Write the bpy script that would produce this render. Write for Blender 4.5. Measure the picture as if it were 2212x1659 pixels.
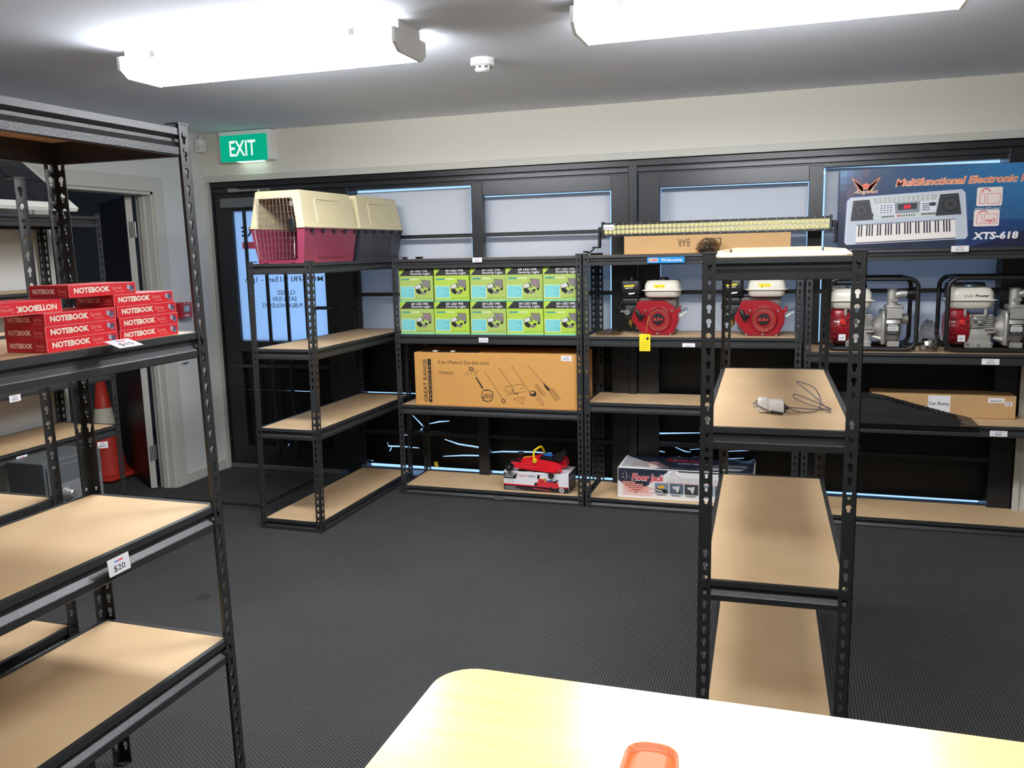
import bpy, bmesh, math, random
from mathutils import Vector, Matrix
from mathutils.geometry import delaunay_2d_cdt

random.seed(7)
PI = math.pi
for o in list(bpy.data.objects): bpy.data.objects.remove(o, do_unlink=True)
SC = bpy.context.scene
COL = SC.collection

# ---------------------------------------------------------------- camera
FPX = 1835.2
cam_d = bpy.data.cameras.new('camera')
cam_d.sensor_fit = 'HORIZONTAL'; cam_d.sensor_width = 36.0
cam_d.lens = FPX / 2212.0 * 36.0
cam_d.clip_start = 0.05; cam_d.clip_end = 100
cam = bpy.data.objects.new('camera', cam_d); COL.objects.link(cam)
YAW, PITCH, ROLL = -0.3131, 0.1571, -0.0238
_fw = Vector((math.sin(YAW)*math.cos(PITCH), math.cos(YAW)*math.cos(PITCH), -math.sin(PITCH)))
_rt = Vector((math.cos(YAW), -math.sin(YAW), 0)); _up = _rt.cross(_fw)
_r2 = _rt*math.cos(ROLL) + _up*math.sin(ROLL); _u2 = -_rt*math.sin(ROLL) + _up*math.cos(ROLL)
cam.matrix_world = Matrix(((_r2.x, _u2.x, -_fw.x, 0.0), (_r2.y, _u2.y, -_fw.y, -4.5752), (_r2.z, _u2.z, -_fw.z, 1.5371), (0, 0, 0, 1)))
SC.camera = cam

# ---------------------------------------------------------------- sky, exposure
EXPOSURE = 0.0
LAMP = 51.0            # radiance of the two ceiling lights in view
LAMP_REAR = 25.0       # the out-of-frame one over the table, tuned dimmer
world = bpy.data.worlds.new('sky'); SC.world = world; world.use_nodes = True
_bg = world.node_tree.nodes['Background']
_bg.inputs[0].default_value = (0.36, 0.60, 1.0, 1); _bg.inputs[1].default_value = 1.6
SC.view_settings.view_transform = 'Standard'; SC.view_settings.look = 'None'
SC.view_settings.exposure = EXPOSURE; SC.view_settings.gamma = 1.0
SC.view_settings.use_curve_mapping = False
try:
    SC.cycles.use_denoising = True
    SC.cycles.max_bounces = 10; SC.cycles.diffuse_bounces = 5; SC.cycles.transparent_max_bounces = 16
    SC.cycles.sample_clamp_indirect = 6.0
except Exception: pass

# ---------------------------------------------------------------- materials
def lin(c):
    return tuple(((v/255)/12.92 if v/255 <= .04045 else (((v/255)+.055)/1.055)**2.4) for v in c) + (1,)
_mats = {}
def mat(name, rgb, rough=.5, metal=0.0, spec=.5, noise=None, bump=None, emit=None, alpha=None, coat=0.0):
    """noise=(scale, amount) varies the colour, bump=(scale, strength) roughens the surface"""
    if name in _mats: return _mats[name]
    m = bpy.data.materials.new(name); m.use_nodes = True; _mats[name] = m
    nt = m.node_tree; b = nt.nodes['Principled BSDF']
    c = lin(rgb); b.inputs['Base Color'].default_value = c
    b.inputs['Roughness'].default_value = rough; b.inputs['Metallic'].default_value = metal
    b.inputs['Specular IOR Level'].default_value = spec
    if coat: b.inputs['Coat Weight'].default_value = coat
    if alpha is not None: b.inputs['Alpha'].default_value = alpha
    if emit: b.inputs['Emission Color'].default_value = c; b.inputs['Emission Strength'].default_value = emit
    if noise or bump:
        tc = nt.nodes.new('ShaderNodeTexCoord')
    if noise:
        n = nt.nodes.new('ShaderNodeTexNoise'); n.inputs['Scale'].default_value = noise[0]; n.inputs['Detail'].default_value = 4
        nt.links.new(tc.outputs['Object'], n.inputs['Vector'])
        mx = nt.nodes.new('ShaderNodeMix'); mx.data_type = 'RGBA'
        d = noise[1]
        mx.inputs[6].default_value = tuple(max(0, v*(1-d)) for v in c[:3])+(1,)
        mx.inputs[7].default_value = tuple(min(1, v*(1+d)) for v in c[:3])+(1,)
        nt.links.new(n.outputs['Fac'], mx.inputs[0]); nt.links.new(mx.outputs[2], b.inputs['Base Color'])
    if bump:
        n2 = nt.nodes.new('ShaderNodeTexNoise'); n2.inputs['Scale'].default_value = bump[0]; n2.inputs['Detail'].default_value = 3
        nt.links.new(tc.outputs['Object'], n2.inputs['Vector'])
        bp = nt.nodes.new('ShaderNodeBump'); bp.inputs['Strength'].default_value = bump[1]; bp.inputs['Distance'].default_value = .002
        nt.links.new(n2.outputs['Fac'], bp.inputs['Height']); nt.links.new(bp.outputs['Normal'], b.inputs['Normal'])
    return m

def carpet_mat():
    m = bpy.data.materials.new('ribbed_carpet'); m.use_nodes = True; nt = m.node_tree; b = nt.nodes['Principled BSDF']
    b.inputs['Roughness'].default_value = .95; b.inputs['Specular IOR Level'].default_value = .15
    tc = nt.nodes.new('ShaderNodeTexCoord'); sp = nt.nodes.new('ShaderNodeSeparateXYZ'); nt.links.new(tc.outputs['Object'], sp.inputs[0])
    def mth(op, a, bb=None):
        n = nt.nodes.new('ShaderNodeMath'); n.operation = op
        for i, v in enumerate((a, bb)):
            if v is None: continue
            if isinstance(v, (int, float)): n.inputs[i].default_value = v
            else: nt.links.new(v, n.inputs[i])
        return n.outputs[0]
    def mad(a, k, c):
        o = mth('MULTIPLY_ADD', a, k); o.node.inputs[2].default_value = c; return o
    rib = mth('POWER', mad(mth('SINE', mth('MULTIPLY', sp.outputs[0], 2*PI/.0105)), .5, .5), 2.0)
    row = mth('FLOOR', mth('MULTIPLY', sp.outputs[0], 1/.0105))
    ph = mth('MULTIPLY', mth('MODULO', row, 2.0), PI)
    dots = mth('MULTIPLY', rib, mad(mth('SINE', mth('ADD', mth('MULTIPLY', sp.outputs[1], 2*PI/.013), ph)), .5, .5))
    ns = nt.nodes.new('ShaderNodeTexNoise'); ns.inputs['Scale'].default_value = 1.3; ns.inputs['Detail'].default_value = 5
    nt.links.new(tc.outputs['Object'], ns.inputs['Vector'])
    fine = nt.nodes.new('ShaderNodeTexNoise'); fine.inputs['Scale'].default_value = 160; nt.links.new(tc.outputs['Object'], fine.inputs['Vector'])
    cr = nt.nodes.new('ShaderNodeMix'); cr.data_type = 'RGBA'
    cr.inputs[6].default_value = lin((47, 48, 50)); cr.inputs[7].default_value = lin((128, 126, 122))
    fac = mth('ADD', mth('MULTIPLY', dots, .62), mth('MULTIPLY', mth('SUBTRACT', fine.outputs['Fac'], .5), .35))
    nt.links.new(fac, cr.inputs[0])
    mx = nt.nodes.new('ShaderNodeMix'); mx.data_type = 'RGBA'; mx.blend_type = 'MULTIPLY'; mx.inputs[0].default_value = 1
    nt.links.new(cr.outputs[2], mx.inputs[6])
    rp = nt.nodes.new('ShaderNodeValToRGB'); rp.color_ramp.elements[0].position = .3; rp.color_ramp.elements[0].color = (.78, .78, .78, 1)
    rp.color_ramp.elements[1].position = .7; rp.color_ramp.elements[1].color = (1.0, .99, .97, 1)
    nt.links.new(ns.outputs['Fac'], rp.inputs[0]); nt.links.new(rp.outputs[0], mx.inputs[7])
    nt.links.new(mx.outputs[2], b.inputs['Base Color'])
    bp = nt.nodes.new('ShaderNodeBump'); bp.inputs['Strength'].default_value = .5; bp.inputs['Distance'].default_value = .002
    nt.links.new(rib, bp.inputs['Height']); nt.links.new(bp.outputs[0], b.inputs['Normal'])
    return m

def wood_mat(name, a, c, scale=(3, 26, 3), rough=.6):
    m = bpy.data.materials.new(name); m.use_nodes = True; nt = m.node_tree; b = nt.nodes['Principled BSDF']
    b.inputs['Roughness'].default_value = rough; b.inputs['Specular IOR Level'].default_value = .3
    tc = nt.nodes.new('ShaderNodeTexCoord'); mp = nt.nodes.new('ShaderNodeMapping'); mp.inputs['Scale'].default_value = scale
    nt.links.new(tc.outputs['Object'], mp.inputs[0])
    n = nt.nodes.new('ShaderNodeTexNoise'); n.inputs['Scale'].default_value = 1.5; n.inputs['Detail'].default_value = 6
    nt.links.new(mp.outputs[0], n.inputs['Vector'])
    f = nt.nodes.new('ShaderNodeTexNoise'); f.inputs['Scale'].default_value = 400; nt.links.new(tc.outputs['Object'], f.inputs['Vector'])
    ad = nt.nodes.new('ShaderNodeMath'); ad.operation = 'MULTIPLY_ADD'; ad.inputs[1].default_value = .35
    nt.links.new(f.outputs['Fac'], ad.inputs[0]); nt.links.new(n.outputs['Fac'], ad.inputs[2])
    r = nt.nodes.new('ShaderNodeValToRGB'); r.color_ramp.elements[0].position = .45; r.color_ramp.elements[0].color = lin(a)
    r.color_ramp.elements[1].position = .85; r.color_ramp.elements[1].color = lin(c)
    nt.links.new(ad.outputs[0], r.inputs[0]); nt.links.new(r.outputs[0], b.inputs['Base Color'])
    return m

def sheet_mat(name, rgb, trans):
    """a thin sheet: part diffuse, part translucent"""
    m = bpy.data.materials.new(name); m.use_nodes = True; nt = m.node_tree; nt.nodes.remove(nt.nodes['Principled BSDF'])
    out = nt.nodes['Material Output']
    d = nt.nodes.new('ShaderNodeBsdfDiffuse'); d.inputs[0].default_value = lin(rgb)
    t = nt.nodes.new('ShaderNodeBsdfTranslucent'); t.inputs[0].default_value = lin(rgb)
    mx = nt.nodes.new('ShaderNodeMixShader'); mx.inputs[0].default_value = trans
    nt.links.new(d.outputs[0], mx.inputs[1]); nt.links.new(t.outputs[0], mx.inputs[2]); nt.links.new(mx.outputs[0], out.inputs[0])
    return m

def glass_mat(name, tint=(255, 255, 255), gloss=.06, rough=.0):
    m = bpy.data.materials.new(name); m.use_nodes = True; nt = m.node_tree; nt.nodes.remove(nt.nodes['Principled BSDF'])
    out = nt.nodes['Material Output']
    t = nt.nodes.new('ShaderNodeBsdfTransparent'); t.inputs[0].default_value = lin(tint)
    g = nt.nodes.new('ShaderNodeBsdfGlossy'); g.inputs['Roughness'].default_value = rough
    mx = nt.nodes.new('ShaderNodeMixShader'); mx.inputs[0].default_value = gloss
    nt.links.new(t.outputs[0], mx.inputs[1]); nt.links.new(g.outputs[0], mx.inputs[2]); nt.links.new(mx.outputs[0], out.inputs[0])
    return m

def emit_mat(name, rgb, k):
    m = bpy.data.materials.new(name); m.use_nodes = True; nt = m.node_tree; nt.nodes.remove(nt.nodes['Principled BSDF'])
    e = nt.nodes.new('ShaderNodeEmission'); e.inputs[0].default_value = lin(rgb); e.inputs[1].default_value = k
    nt.links.new(e.outputs[0], nt.nodes['Material Output'].inputs[0])
    return m

M = {}
M['wall'] = mat('wall_paint', (217, 213, 201), .8, bump=(350, .08))
M['wall_l'] = mat('wall_paint_grey', (212, 212, 208), .8, bump=(350, .08))
M['ceil'] = mat('ceiling_paint', (226, 233, 244), .9)
M['trim'] = mat('trim_paint', (196, 195, 186), .5)
M['dwall'] = mat('back_room_paint', (120, 122, 118), .8)
M['carpet'] = carpet_mat()
M['frame'] = mat('black_aluminium', (26, 28, 31), .35, spec=.5)
M['frame2'] = mat('black_aluminium_rail', (38, 40, 44), .3, spec=.5)
M['black_sheet'] = mat('black_plastic_sheet', (9, 11, 13), .45, spec=.35, bump=(6, .4))
M['post'] = mat('hammertone_black', (44, 45, 46), .36, metal=.0, spec=.6, noise=(220, .35), bump=(330, .30))
M['mdf'] = wood_mat('mdf_board', (198, 166, 126), (214, 184, 143), (2.2, 2.2, 2.2), .55)
M['rivet'] = mat('rivet_steel', (120, 120, 118), .35, metal=.8)
M['white'] = mat('white_paper', (238, 236, 238), .6)
M['ink'] = mat('black_ink', (30, 28, 28), .6)
M['greyink'] = mat('grey_ink', (110, 108, 108), .6)
M['kraft'] = mat('kraft_card', (208, 152, 80), .75, noise=(9, .06))
M['kraft2'] = mat('pale_kraft_card', (196, 158, 108), .75, noise=(9, .06))
M['red'] = mat('printed_red', (214, 34, 44), .4)
M['black'] = mat('black_plastic', (20, 20, 21), .4)
M['rubber'] = mat('black_rubber', (14, 14, 15), .7)
M['steel'] = mat('bright_steel', (205, 205, 203), .28, metal=.9)
M['alu'] = mat('cast_aluminium', (186, 183, 176), .42, metal=.55, bump=(220, .3))
M['lamp'] = emit_mat('lit_diffuser', (249, 251, 255), LAMP)
M['lamp_rear'] = emit_mat('lit_diffuser_rear', (249, 251, 255), LAMP_REAR)
M['lamp_cone_fill'] = emit_mat('cone_fill_emission', (249, 251, 255), 2.6)  # fill light added for the cone in the back room
M['lampbody'] = mat('lamp_housing', (236, 236, 234), .5)
M['blind'] = sheet_mat('white_backing_sheet', (230, 231, 233), .28)
M['frost'] = sheet_mat('frosted_door_film', (238, 244, 250), .92)
M['glass'] = glass_mat('window_glass', (250, 253, 255), .05)

# ---------------------------------------------------------------- mesh builder
class MB:
    def __init__(s): s.v = []; s.f = []; s.fm = []; s.ms = []; s.X = Matrix.Identity(4); s.sm = []
    def mi(s, m):
        if m not in s.ms: s.ms.append(m)
        return s.ms.index(m)
    def add(s, vs, fs, m, smooth=False):
        b = len(s.v); X = s.X
        s.v += [X @ Vector(p) for p in vs]; k = s.mi(m)
        for f in fs: s.f.append([b+i for i in f]); s.fm.append(k); s.sm.append(smooth)
    def box(s, x0, x1, y0, y1, z0, z1, m):
        if x0 > x1: x0, x1 = x1, x0
        if y0 > y1: y0, y1 = y1, y0
        if z0 > z1: z0, z1 = z1, z0
        s.add([(x0, y0, z0), (x1, y0, z0), (x1, y1, z0), (x0, y1, z0), (x0, y0, z1), (x1, y0, z1), (x1, y1, z1), (x0, y1, z1)],
              [(3, 2, 1, 0), (4, 5, 6, 7), (0, 1, 5, 4), (1, 2, 6, 5), (2, 3, 7, 6), (3, 0, 4, 7)], m)
    def loft(s, rings, m, cap=True, smooth=True, closed=True):
        n = len(rings[0]); vs = [p for r in rings for p in r]; fs = []
        for i in range(len(rings)-1):
            for j in range(n if closed else n-1):
                a = i*n+j; b = i*n+(j+1) % n
                fs.append((a, b, b+n, a+n))
        s.add(vs, fs, m, smooth)
        if cap:
            s.add(rings[0], [tuple(range(n))[::-1]], m); s.add(rings[-1], [tuple(range(n))], m)
    def prism(s, poly, h0, h1, m, axis='z', smooth=False):
        """poly in the plane across the axis: z -> (x,y); y -> (x,z); x -> (y,z)"""
        def P(p, h):
            return (p[0], p[1], h) if axis == 'z' else ((p[0], h, p[1]) if axis == 'y' else (h, p[0], p[1]))
        s.loft([[P(p, h0) for p in poly], [P(p, h1) for p in poly]], m, True, smooth)
    def cyl(s, a, b, r, m, n=16, r2=None, cap=True, smooth=True):
        a = Vector(a); b = Vector(b); d = (b-a).normalized(); r2 = r if r2 is None else r2
        u = d.orthogonal().normalized(); w = d.cross(u)
        R = lambda c, q: [c + (u*math.cos(2*PI*i/n) + w*math.sin(2*PI*i/n))*q for i in range(n)]
        s.loft([R(a, r), R(b, r2)], m, cap, smooth)
    def tube(s, pts, r, m, n=10, closed=False, smooth=True):
        pts = [Vector(p) for p in pts]; N = len(pts); rings = []; u = None
        for i, p in enumerate(pts):
            if closed: t = (pts[(i+1) % N]-pts[i-1])
            else: t = pts[min(i+1, N-1)]-pts[max(i-1, 0)]
            t.normalize()
            u = t.orthogonal() if u is None else (u - t*u.dot(t))
            u.normalize(); w = t.cross(u)
            rr = r[i] if isinstance(r, (list, tuple)) else r
            rings.append([p + (u*math.cos(2*PI*j/n)+w*math.sin(2*PI*j/n))*rr for j in range(n)])
        if closed: rings.append(rings[0])
        s.loft(rings, m, not closed, smooth)
    def lathe(s, prof, m, c=(0, 0, 0), axis='z', n=24, smooth=True, caps=True):
        c = Vector(c); rings = []
        for r, h in prof:
            ring = []
            for i in range(n):
                a, b = r*math.cos(2*PI*i/n), r*math.sin(2*PI*i/n)
                ring.append(c + Vector((a, b, h) if axis == 'z' else ((a, h, -b) if axis == 'y' else (h, a, b))))
            rings.append(ring)
        s.loft(rings, m, caps, smooth)
    def rbox(s, x0, x1, y0, y1, z0, z1, m, r=.01, rt=None, n=4, smooth=True):
        """box with rounded upright edges and softened top and bottom"""
        rt = r*.6 if rt is None else rt
        def ring(q, z):
            R = []; rr = max(r-q, .0005)
            for cx, cy, a0 in ((x1-q-rr, y1-q-rr, 0), (x0+q+rr, y1-q-rr, 90), (x0+q+rr, y0+q+rr, 180), (x1-q-rr, y0+q+rr, 270)):
                for i in range(n+1):
                    a = math.radians(a0+90*i/n); R.append((cx+rr*math.cos(a), cy+rr*math.sin(a), z))
            return R
        s.loft([ring(rt, z0), ring(rt*.3, z0+rt*.3), ring(0, z0+rt), ring(0, z1-rt), ring(rt*.3, z1-rt*.3), ring(rt, z1)], m, True, smooth)
    def holed(s, outer, holes, fr, t, m, m2=None):
        """flat panel with cut-outs; fr=(origin,u,v), thickness t along u x v (front at 0, back at -t)"""
        O, U, V = Vector(fr[0]), Vector(fr[1]), Vector(fr[2]); Nn = U.cross(V).normalized()
        vs = []; ed = []
        for loop in [outer]+holes:
            b = len(vs); vs += [Vector((p[0], p[1])) for p in loop]; k = len(loop)
            ed += [(b+i, b+(i+1) % k) for i in range(k)]
        r = delaunay_2d_cdt(vs, ed, [], 0, 1e-7)
        pv, tri = r[0], r[2]
        def inside(q, L):
            c = False; j = len(L)-1
            for i in range(len(L)):
                if (L[i][1] > q[1]) != (L[j][1] > q[1]) and q[0] < (L[j][0]-L[i][0])*(q[1]-L[i][1])/(L[j][1]-L[i][1])+L[i][0]: c = not c
                j = i
            return c
        keep = []
        for f in tri:
            q = ((pv[f[0]][0]+pv[f[1]][0]+pv[f[2]][0])/3, (pv[f[0]][1]+pv[f[1]][1]+pv[f[2]][1])/3)
            if inside(q, outer) and not any(inside(q, h) for h in holes):
                a = (pv[f[1]]-pv[f[0]]).cross(pv[f[2]]-pv[f[0]])
                keep.append(tuple(f) if a > 0 else tuple(f)[::-1])
        n = len(pv); fs = list(keep) + [tuple(i+n for i in f)[::-1] for f in keep]
        cnt = {}
        for f in keep:
            for i in range(3): cnt[(f[i], f[(i+1) % 3])] = 1
        for (a, b) in list(cnt):
            if (b, a) not in cnt: fs.append((b, a, a+n, b+n))
        P = [O+U*p[0]+V*p[1] for p in pv]
        s.add(P+[p-Nn*t for p in P], fs, m)
    def build(s, name, parent=None, bevel=0, seg=2, loc=None):
        me = bpy.data.meshes.new(name); me.from_pydata([tuple(v) for v in s.v], [], s.f)
        for m in s.ms: me.materials.append(m)
        me.polygons.foreach_set('material_index', s.fm); me.polygons.foreach_set('use_smooth', s.sm)
        me.update()
        return obj(name, me, parent, bevel, seg, loc)

def obj(name, me, parent=None, bevel=0, seg=2, loc=None):
    o = bpy.data.objects.new(name, me); COL.objects.link(o)
    if parent: o.parent = parent
    if loc: o.location = loc
    if bevel:
        b = o.modifiers.new('bevel', 'BEVEL'); b.width = bevel; b.segments = seg; b.limit_method = 'ANGLE'; b.angle_limit = math.radians(40)
    return o

def thing(name, label, cat, loc=(0, 0, 0), rz=0, group=None):
    o = bpy.data.objects.new(name, None); COL.objects.link(o); o.empty_display_size = .05
    o.location = loc; o.rotation_euler = (0, 0, rz); o['label'] = label; o['category'] = cat; o['kind'] = 'thing'
    if group: o['group'] = group
    return o
def tag(o, label, cat, group=None):
    o['label'] = label; o['category'] = cat; o['kind'] = 'thing'
    if group: o['group'] = group
    return o
def struct(o): o['kind'] = 'structure'; return o
def dup(root, loc, rz, label, group=None):
    r = root.copy(); COL.objects.link(r); r.location = loc; r.rotation_euler = (0, 0, rz); r['label'] = label
    if group: r['group'] = group
    for ch in root.children:
        c = ch.copy(); COL.objects.link(c); c.parent = r
        for g in ch.children:
            d = g.copy(); COL.objects.link(d); d.parent = c
    return r

# ---------------------------------------------------------------- flat print
_tc = {}
def text_mesh(s, bold=0.0, shear=0.0, space=1.0):
    k = (s, bold, shear, space)
    if k not in _tc:
        cu = bpy.data.curves.new('lettering', 'FONT'); cu.body = s; cu.size = 1; cu.offset = bold; cu.shear = shear
        cu.space_character = space; cu.resolution_u = 2; cu.align_x = 'LEFT'
        ob = bpy.data.objects.new('lettering', cu)
        me = bpy.data.meshes.new_from_object(ob)
        vs = [(v.co.x, v.co.y) for v in me.vertices]; fs = [tuple(p.vertices) for p in me.polygons]
        bpy.data.objects.remove(ob); bpy.data.curves.remove(cu); bpy.data.meshes.remove(me)
        xs = [v[0] for v in vs] or [0, 1]
        _tc[k] = (vs, fs, min(xs), max(xs))
    return _tc[k]

class Print(MB):
    """ink on a flat face: u to the right, v up, n outwards, metres from the lower left corner"""
    def __init__(s, O, U, V):
        super().__init__(); s.O = Vector(O); s.U = Vector(U).normalized(); s.V = Vector(V).normalized(); s.N = s.U.cross(s.V); s.step = .00035
    def P(s, u, v, l): return s.O + s.U*u + s.V*v + s.N*(s.step*l)
    def poly(s, pts, m, l=1): s.add([s.P(u, v, l) for u, v in pts], [tuple(range(len(pts)))], m)
    def rect(s, u0, v0, u1, v1, m, l=1): s.poly([(u0, v0), (u1, v0), (u1, v1), (u0, v1)], m, l)
    def rrect(s, u0, v0, u1, v1, r, m, l=1, n=4):
        R = []
        for cx, cy, a0 in ((u1-r, v1-r, 0), (u0+r, v1-r, 90), (u0+r, v0+r, 180), (u1-r, v0+r, 270)):
            for i in range(n+1):
                a = math.radians(a0+90*i/n); R.append((cx+r*math.cos(a), cy+r*math.sin(a)))
        s.poly(R, m, l)
    def disc(s, u, v, r, m, l=1, n=16, ry=None):
        ry = r if ry is None else ry
        s.poly([(u+r*math.cos(2*PI*i/n), v+ry*math.sin(2*PI*i/n)) for i in range(n)], m, l)
    def line(s, pts, w, m, l=1):
        for (a, b), (c, d) in zip(pts, pts[1:]):
            L = math.hypot(c-a, d-b)
            if L < 1e-9: continue
            nx, ny = -(d-b)/L*w/2, (c-a)/L*w/2
            s.poly([(a-nx, b-ny), (c-nx, d-ny), (c+nx, d+ny), (a+nx, b+ny)], m, l)
    def text(s, t, u, v, h, m, l=2, w=None, bold=0.0, shear=0.0, rot=0.0, mirror=False, space=1.0, align='l'):
        vs, fs, x0, x1 = text_mesh(t, bold, shear, space)
        sy = h/.70; sx = sy if w is None else w/(x1-x0)
        W = (x1-x0)*sx; off = {'l': 0, 'c': -W/2, 'r': -W}[align]
        ca, sa = math.cos(rot), math.sin(rot)
        out = []
        for x, y in vs:
            a = (x-x0)*sx + off; b = y*sy
            if mirror: a = -a
            out.append(s.P(u + a*ca - b*sa, v + a*sa + b*ca, l))
        s.add(out, [f[::-1] for f in fs] if mirror else fs, m)

def price_tag(label, loc, w=.06, h=.032, txt='$20', rz=0, tilt=0.0, logo=True, flat=False):
    """white shelf ticket facing -y before rotation"""
    t = thing('price_tag', label, 'price tag', loc, rz)
    t.rotation_euler = (tilt, 0, rz)
    b = MB(); b.box(-w/2, w/2, 0, .0008, -h/2, h/2, M['white']); b.build('card', t)
    p = Print((-w/2, -.0002, -h/2), (1, 0, 0), (0, 0, 1))
    p.text(txt, w*.5, h*.2, h*.34, M['ink'], 1, align='c', w=min(w*.8, h*.3*len(txt)))
    if logo:
        p.rect(w*.3, h*.72, w*.48, h*.80, mat('tag_blue', (110, 130, 215), .6), 1); p.rect(w*.48, h*.72, w*.7, h*.82, mat('tag_red', (226, 90, 90), .6), 1)
    p.build('printed_price', t)
    return t

# ================================================================ the room
CZ, WY, LX = 2.3715, 0.568, -3.885
RX, FY = 3.3, -6.6
DY0, DY1, DZ = -0.82, 0.03, 1.955          # doorway in the left wall
WX0, WX1, WZ = -3.86, 1.215, 2.045         # opening of the shop front

b = MB(); b.box(-6.6, RX+.1, FY-.1, .86, -.05, 0, M['carpet']); b.box(-6.6, LX-.12, .86, 1.7, -.05, 0, M['carpet']); struct(b.build('floor'))
b = MB(); b.box(-6.6, RX+.1, FY-.1, .868, CZ, CZ+.1, M['ceil']); b.box(-6.6, LX-.12, .868, 1.7, CZ, CZ+.1, M['ceil']); struct(b.build('ceiling'))
b = MB()
b.box(LX-.12, RX+.1, WY, WY+.30, WZ, CZ, M['wall']); b.box(WX1, RX+.1, WY, WY+.30, 0, WZ, M['wall']); b.box(LX-.12, WX0-.002, WY, WY+.30, 0, WZ, M['wall'])
struct(b.build('wall_back'))
b = MB()
b.box(LX-.12, LX, FY, DY0, 0, CZ, M['wall_l']); b.box(LX-.12, LX, DY1, WY, 0, CZ, M['wall_l']); b.box(LX-.12, LX, DY0, DY1, DZ, CZ, M['wall_l'])
struct(b.build('wall_left'))
b = MB(); b.box(RX, RX+.1, FY, WY, 0, CZ, M['wall']); struct(b.build('wall_right'))
b = MB(); b.box(LX-.12, RX+.1, FY-.1, FY, 0, CZ, M['wall']); struct(b.build('wall_front'))
b = MB()
b.box(-6.6, -6.5, -3.0, 1.7, 0, CZ, M['dwall']); b.box(-6.5, LX-.12, 1.6, 1.7, 0, CZ, M['dwall']); b.box(-6.5, LX-.12, -3.0, -2.9, 0, CZ, M['dwall'])
struct(b.build('wall_backroom'))
# architrave round the shop front
b = MB()
b.box(WX0, WX1, WY-.016, WY+.05, WZ, WZ+.042, M['trim']); b.box(LX+.001, WX0, WY-.016, WY+.05, 0, WZ+.042, M['trim']); b.box(WX1-.0, WX1+.03, WY-.016, WY+.05, 0, WZ+.042, M['trim'])
struct(b.build('trim_1', bevel=.002))
b = MB()
b.box(LX, LX+.014, DY1+.0925, WY-.018, 0, .072, M['trim']); b.box(LX, LX+.014, FY, DY0-.0925, 0, .072, M['trim'])
struct(b.build('baseboard_left', bevel=.003))
b = MB(); b.box(WX1+.032, RX, WY-.014, WY, 0, .072, M['trim']); struct(b.build('baseboard_back', bevel=.003))

# ---------------------------------------------------------------- the shop front: window_1
win = bpy.data.objects.new('window_1', None); COL.objects.link(win); win['kind'] = 'structure'
FYa, FYb = .60, .652
def bar(name, x0, x1, z0, z1, ya=FYa, yb=FYb, m='frame', par=None, bev=.002):
    q = MB(); q.box(x0, x1, ya, yb, z0, z1, M[m]); return q.build(name, par or win, bev)
bar('head_rail', WX0, WX1, 2.008, WZ, .585, .70, 'frame')
bar('head_rail', WX0, -.91, 1.974, 1.999, .592, .69, 'frame2')
bar('head_rail', -.86, WX1, 1.974, 1.999, .592, .69, 'frame2')
bar('head_rail', WX0, WX1, 1.95, 2.01, .61, .70, 'frame')
bar('sill', -2.87, WX1, 0, .02, .60, .74, 'frame2')
bar('mullion', WX0, -3.845, 0, 2.01, .59, .80)
bar('mullion', -2.895, -2.79, 0, 1.96, .592, .74)
bar('stile', -1.92, -1.845, 0, 1.96)
bar('stile', -1.02, -.913, 0, 1.962, .604, .655)
bar('mullion', -.91, -.86, 0, 2.04, .583, .74)
bar('stile', -.857, -.728, 0, 1.962, .604, .655)
bar('stile', .109, .185, 0, 1.96)
bar('mullion', 1.098, WX1, 0, 2.0, .59, .80)
bar('door_rail', -1.845, -1.02, 1.876, 1.965, .604, .652, 'frame2')
bar('door_rail', -.728, .109, 1.879, 1.965, .604, .652, 'frame2')
bays = [(-2.79, -1.92, 1.942), (-1.845, -1.02, 1.876), (-.728, .109, 1.879), (.185, 1.098, 1.95)]
for x0, x1, zt in bays:
    for z in (.938, 1.247, 1.621):
        bar('transom', x0, x1, z, z+(.024 if z > 1 else .03), .604, .632)
    bar('transom', x0, x1, .305, .33, .606, .640)
    q = MB(); q.box(x0-.04, x1+.04, .775, .781, .01, 1.99, M['glass']); q.build('glass_pane', win)
SY = .72
for x0, x1, za, zb in ((-2.885, -1.967, 1.938, 1.94), (-1.895, -1.049, 1.873, 1.876), (-.735, .107, 1.880, 1.877), (.199, 1.104, 1.951, 1.937)):
    q = MB(); q.prism([(x0, .935), (x1, .935), (x1, zb), (x0, za)], SY, SY+.002, M['blind'], 'y'); q.build('backing_sheet', win)
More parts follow.
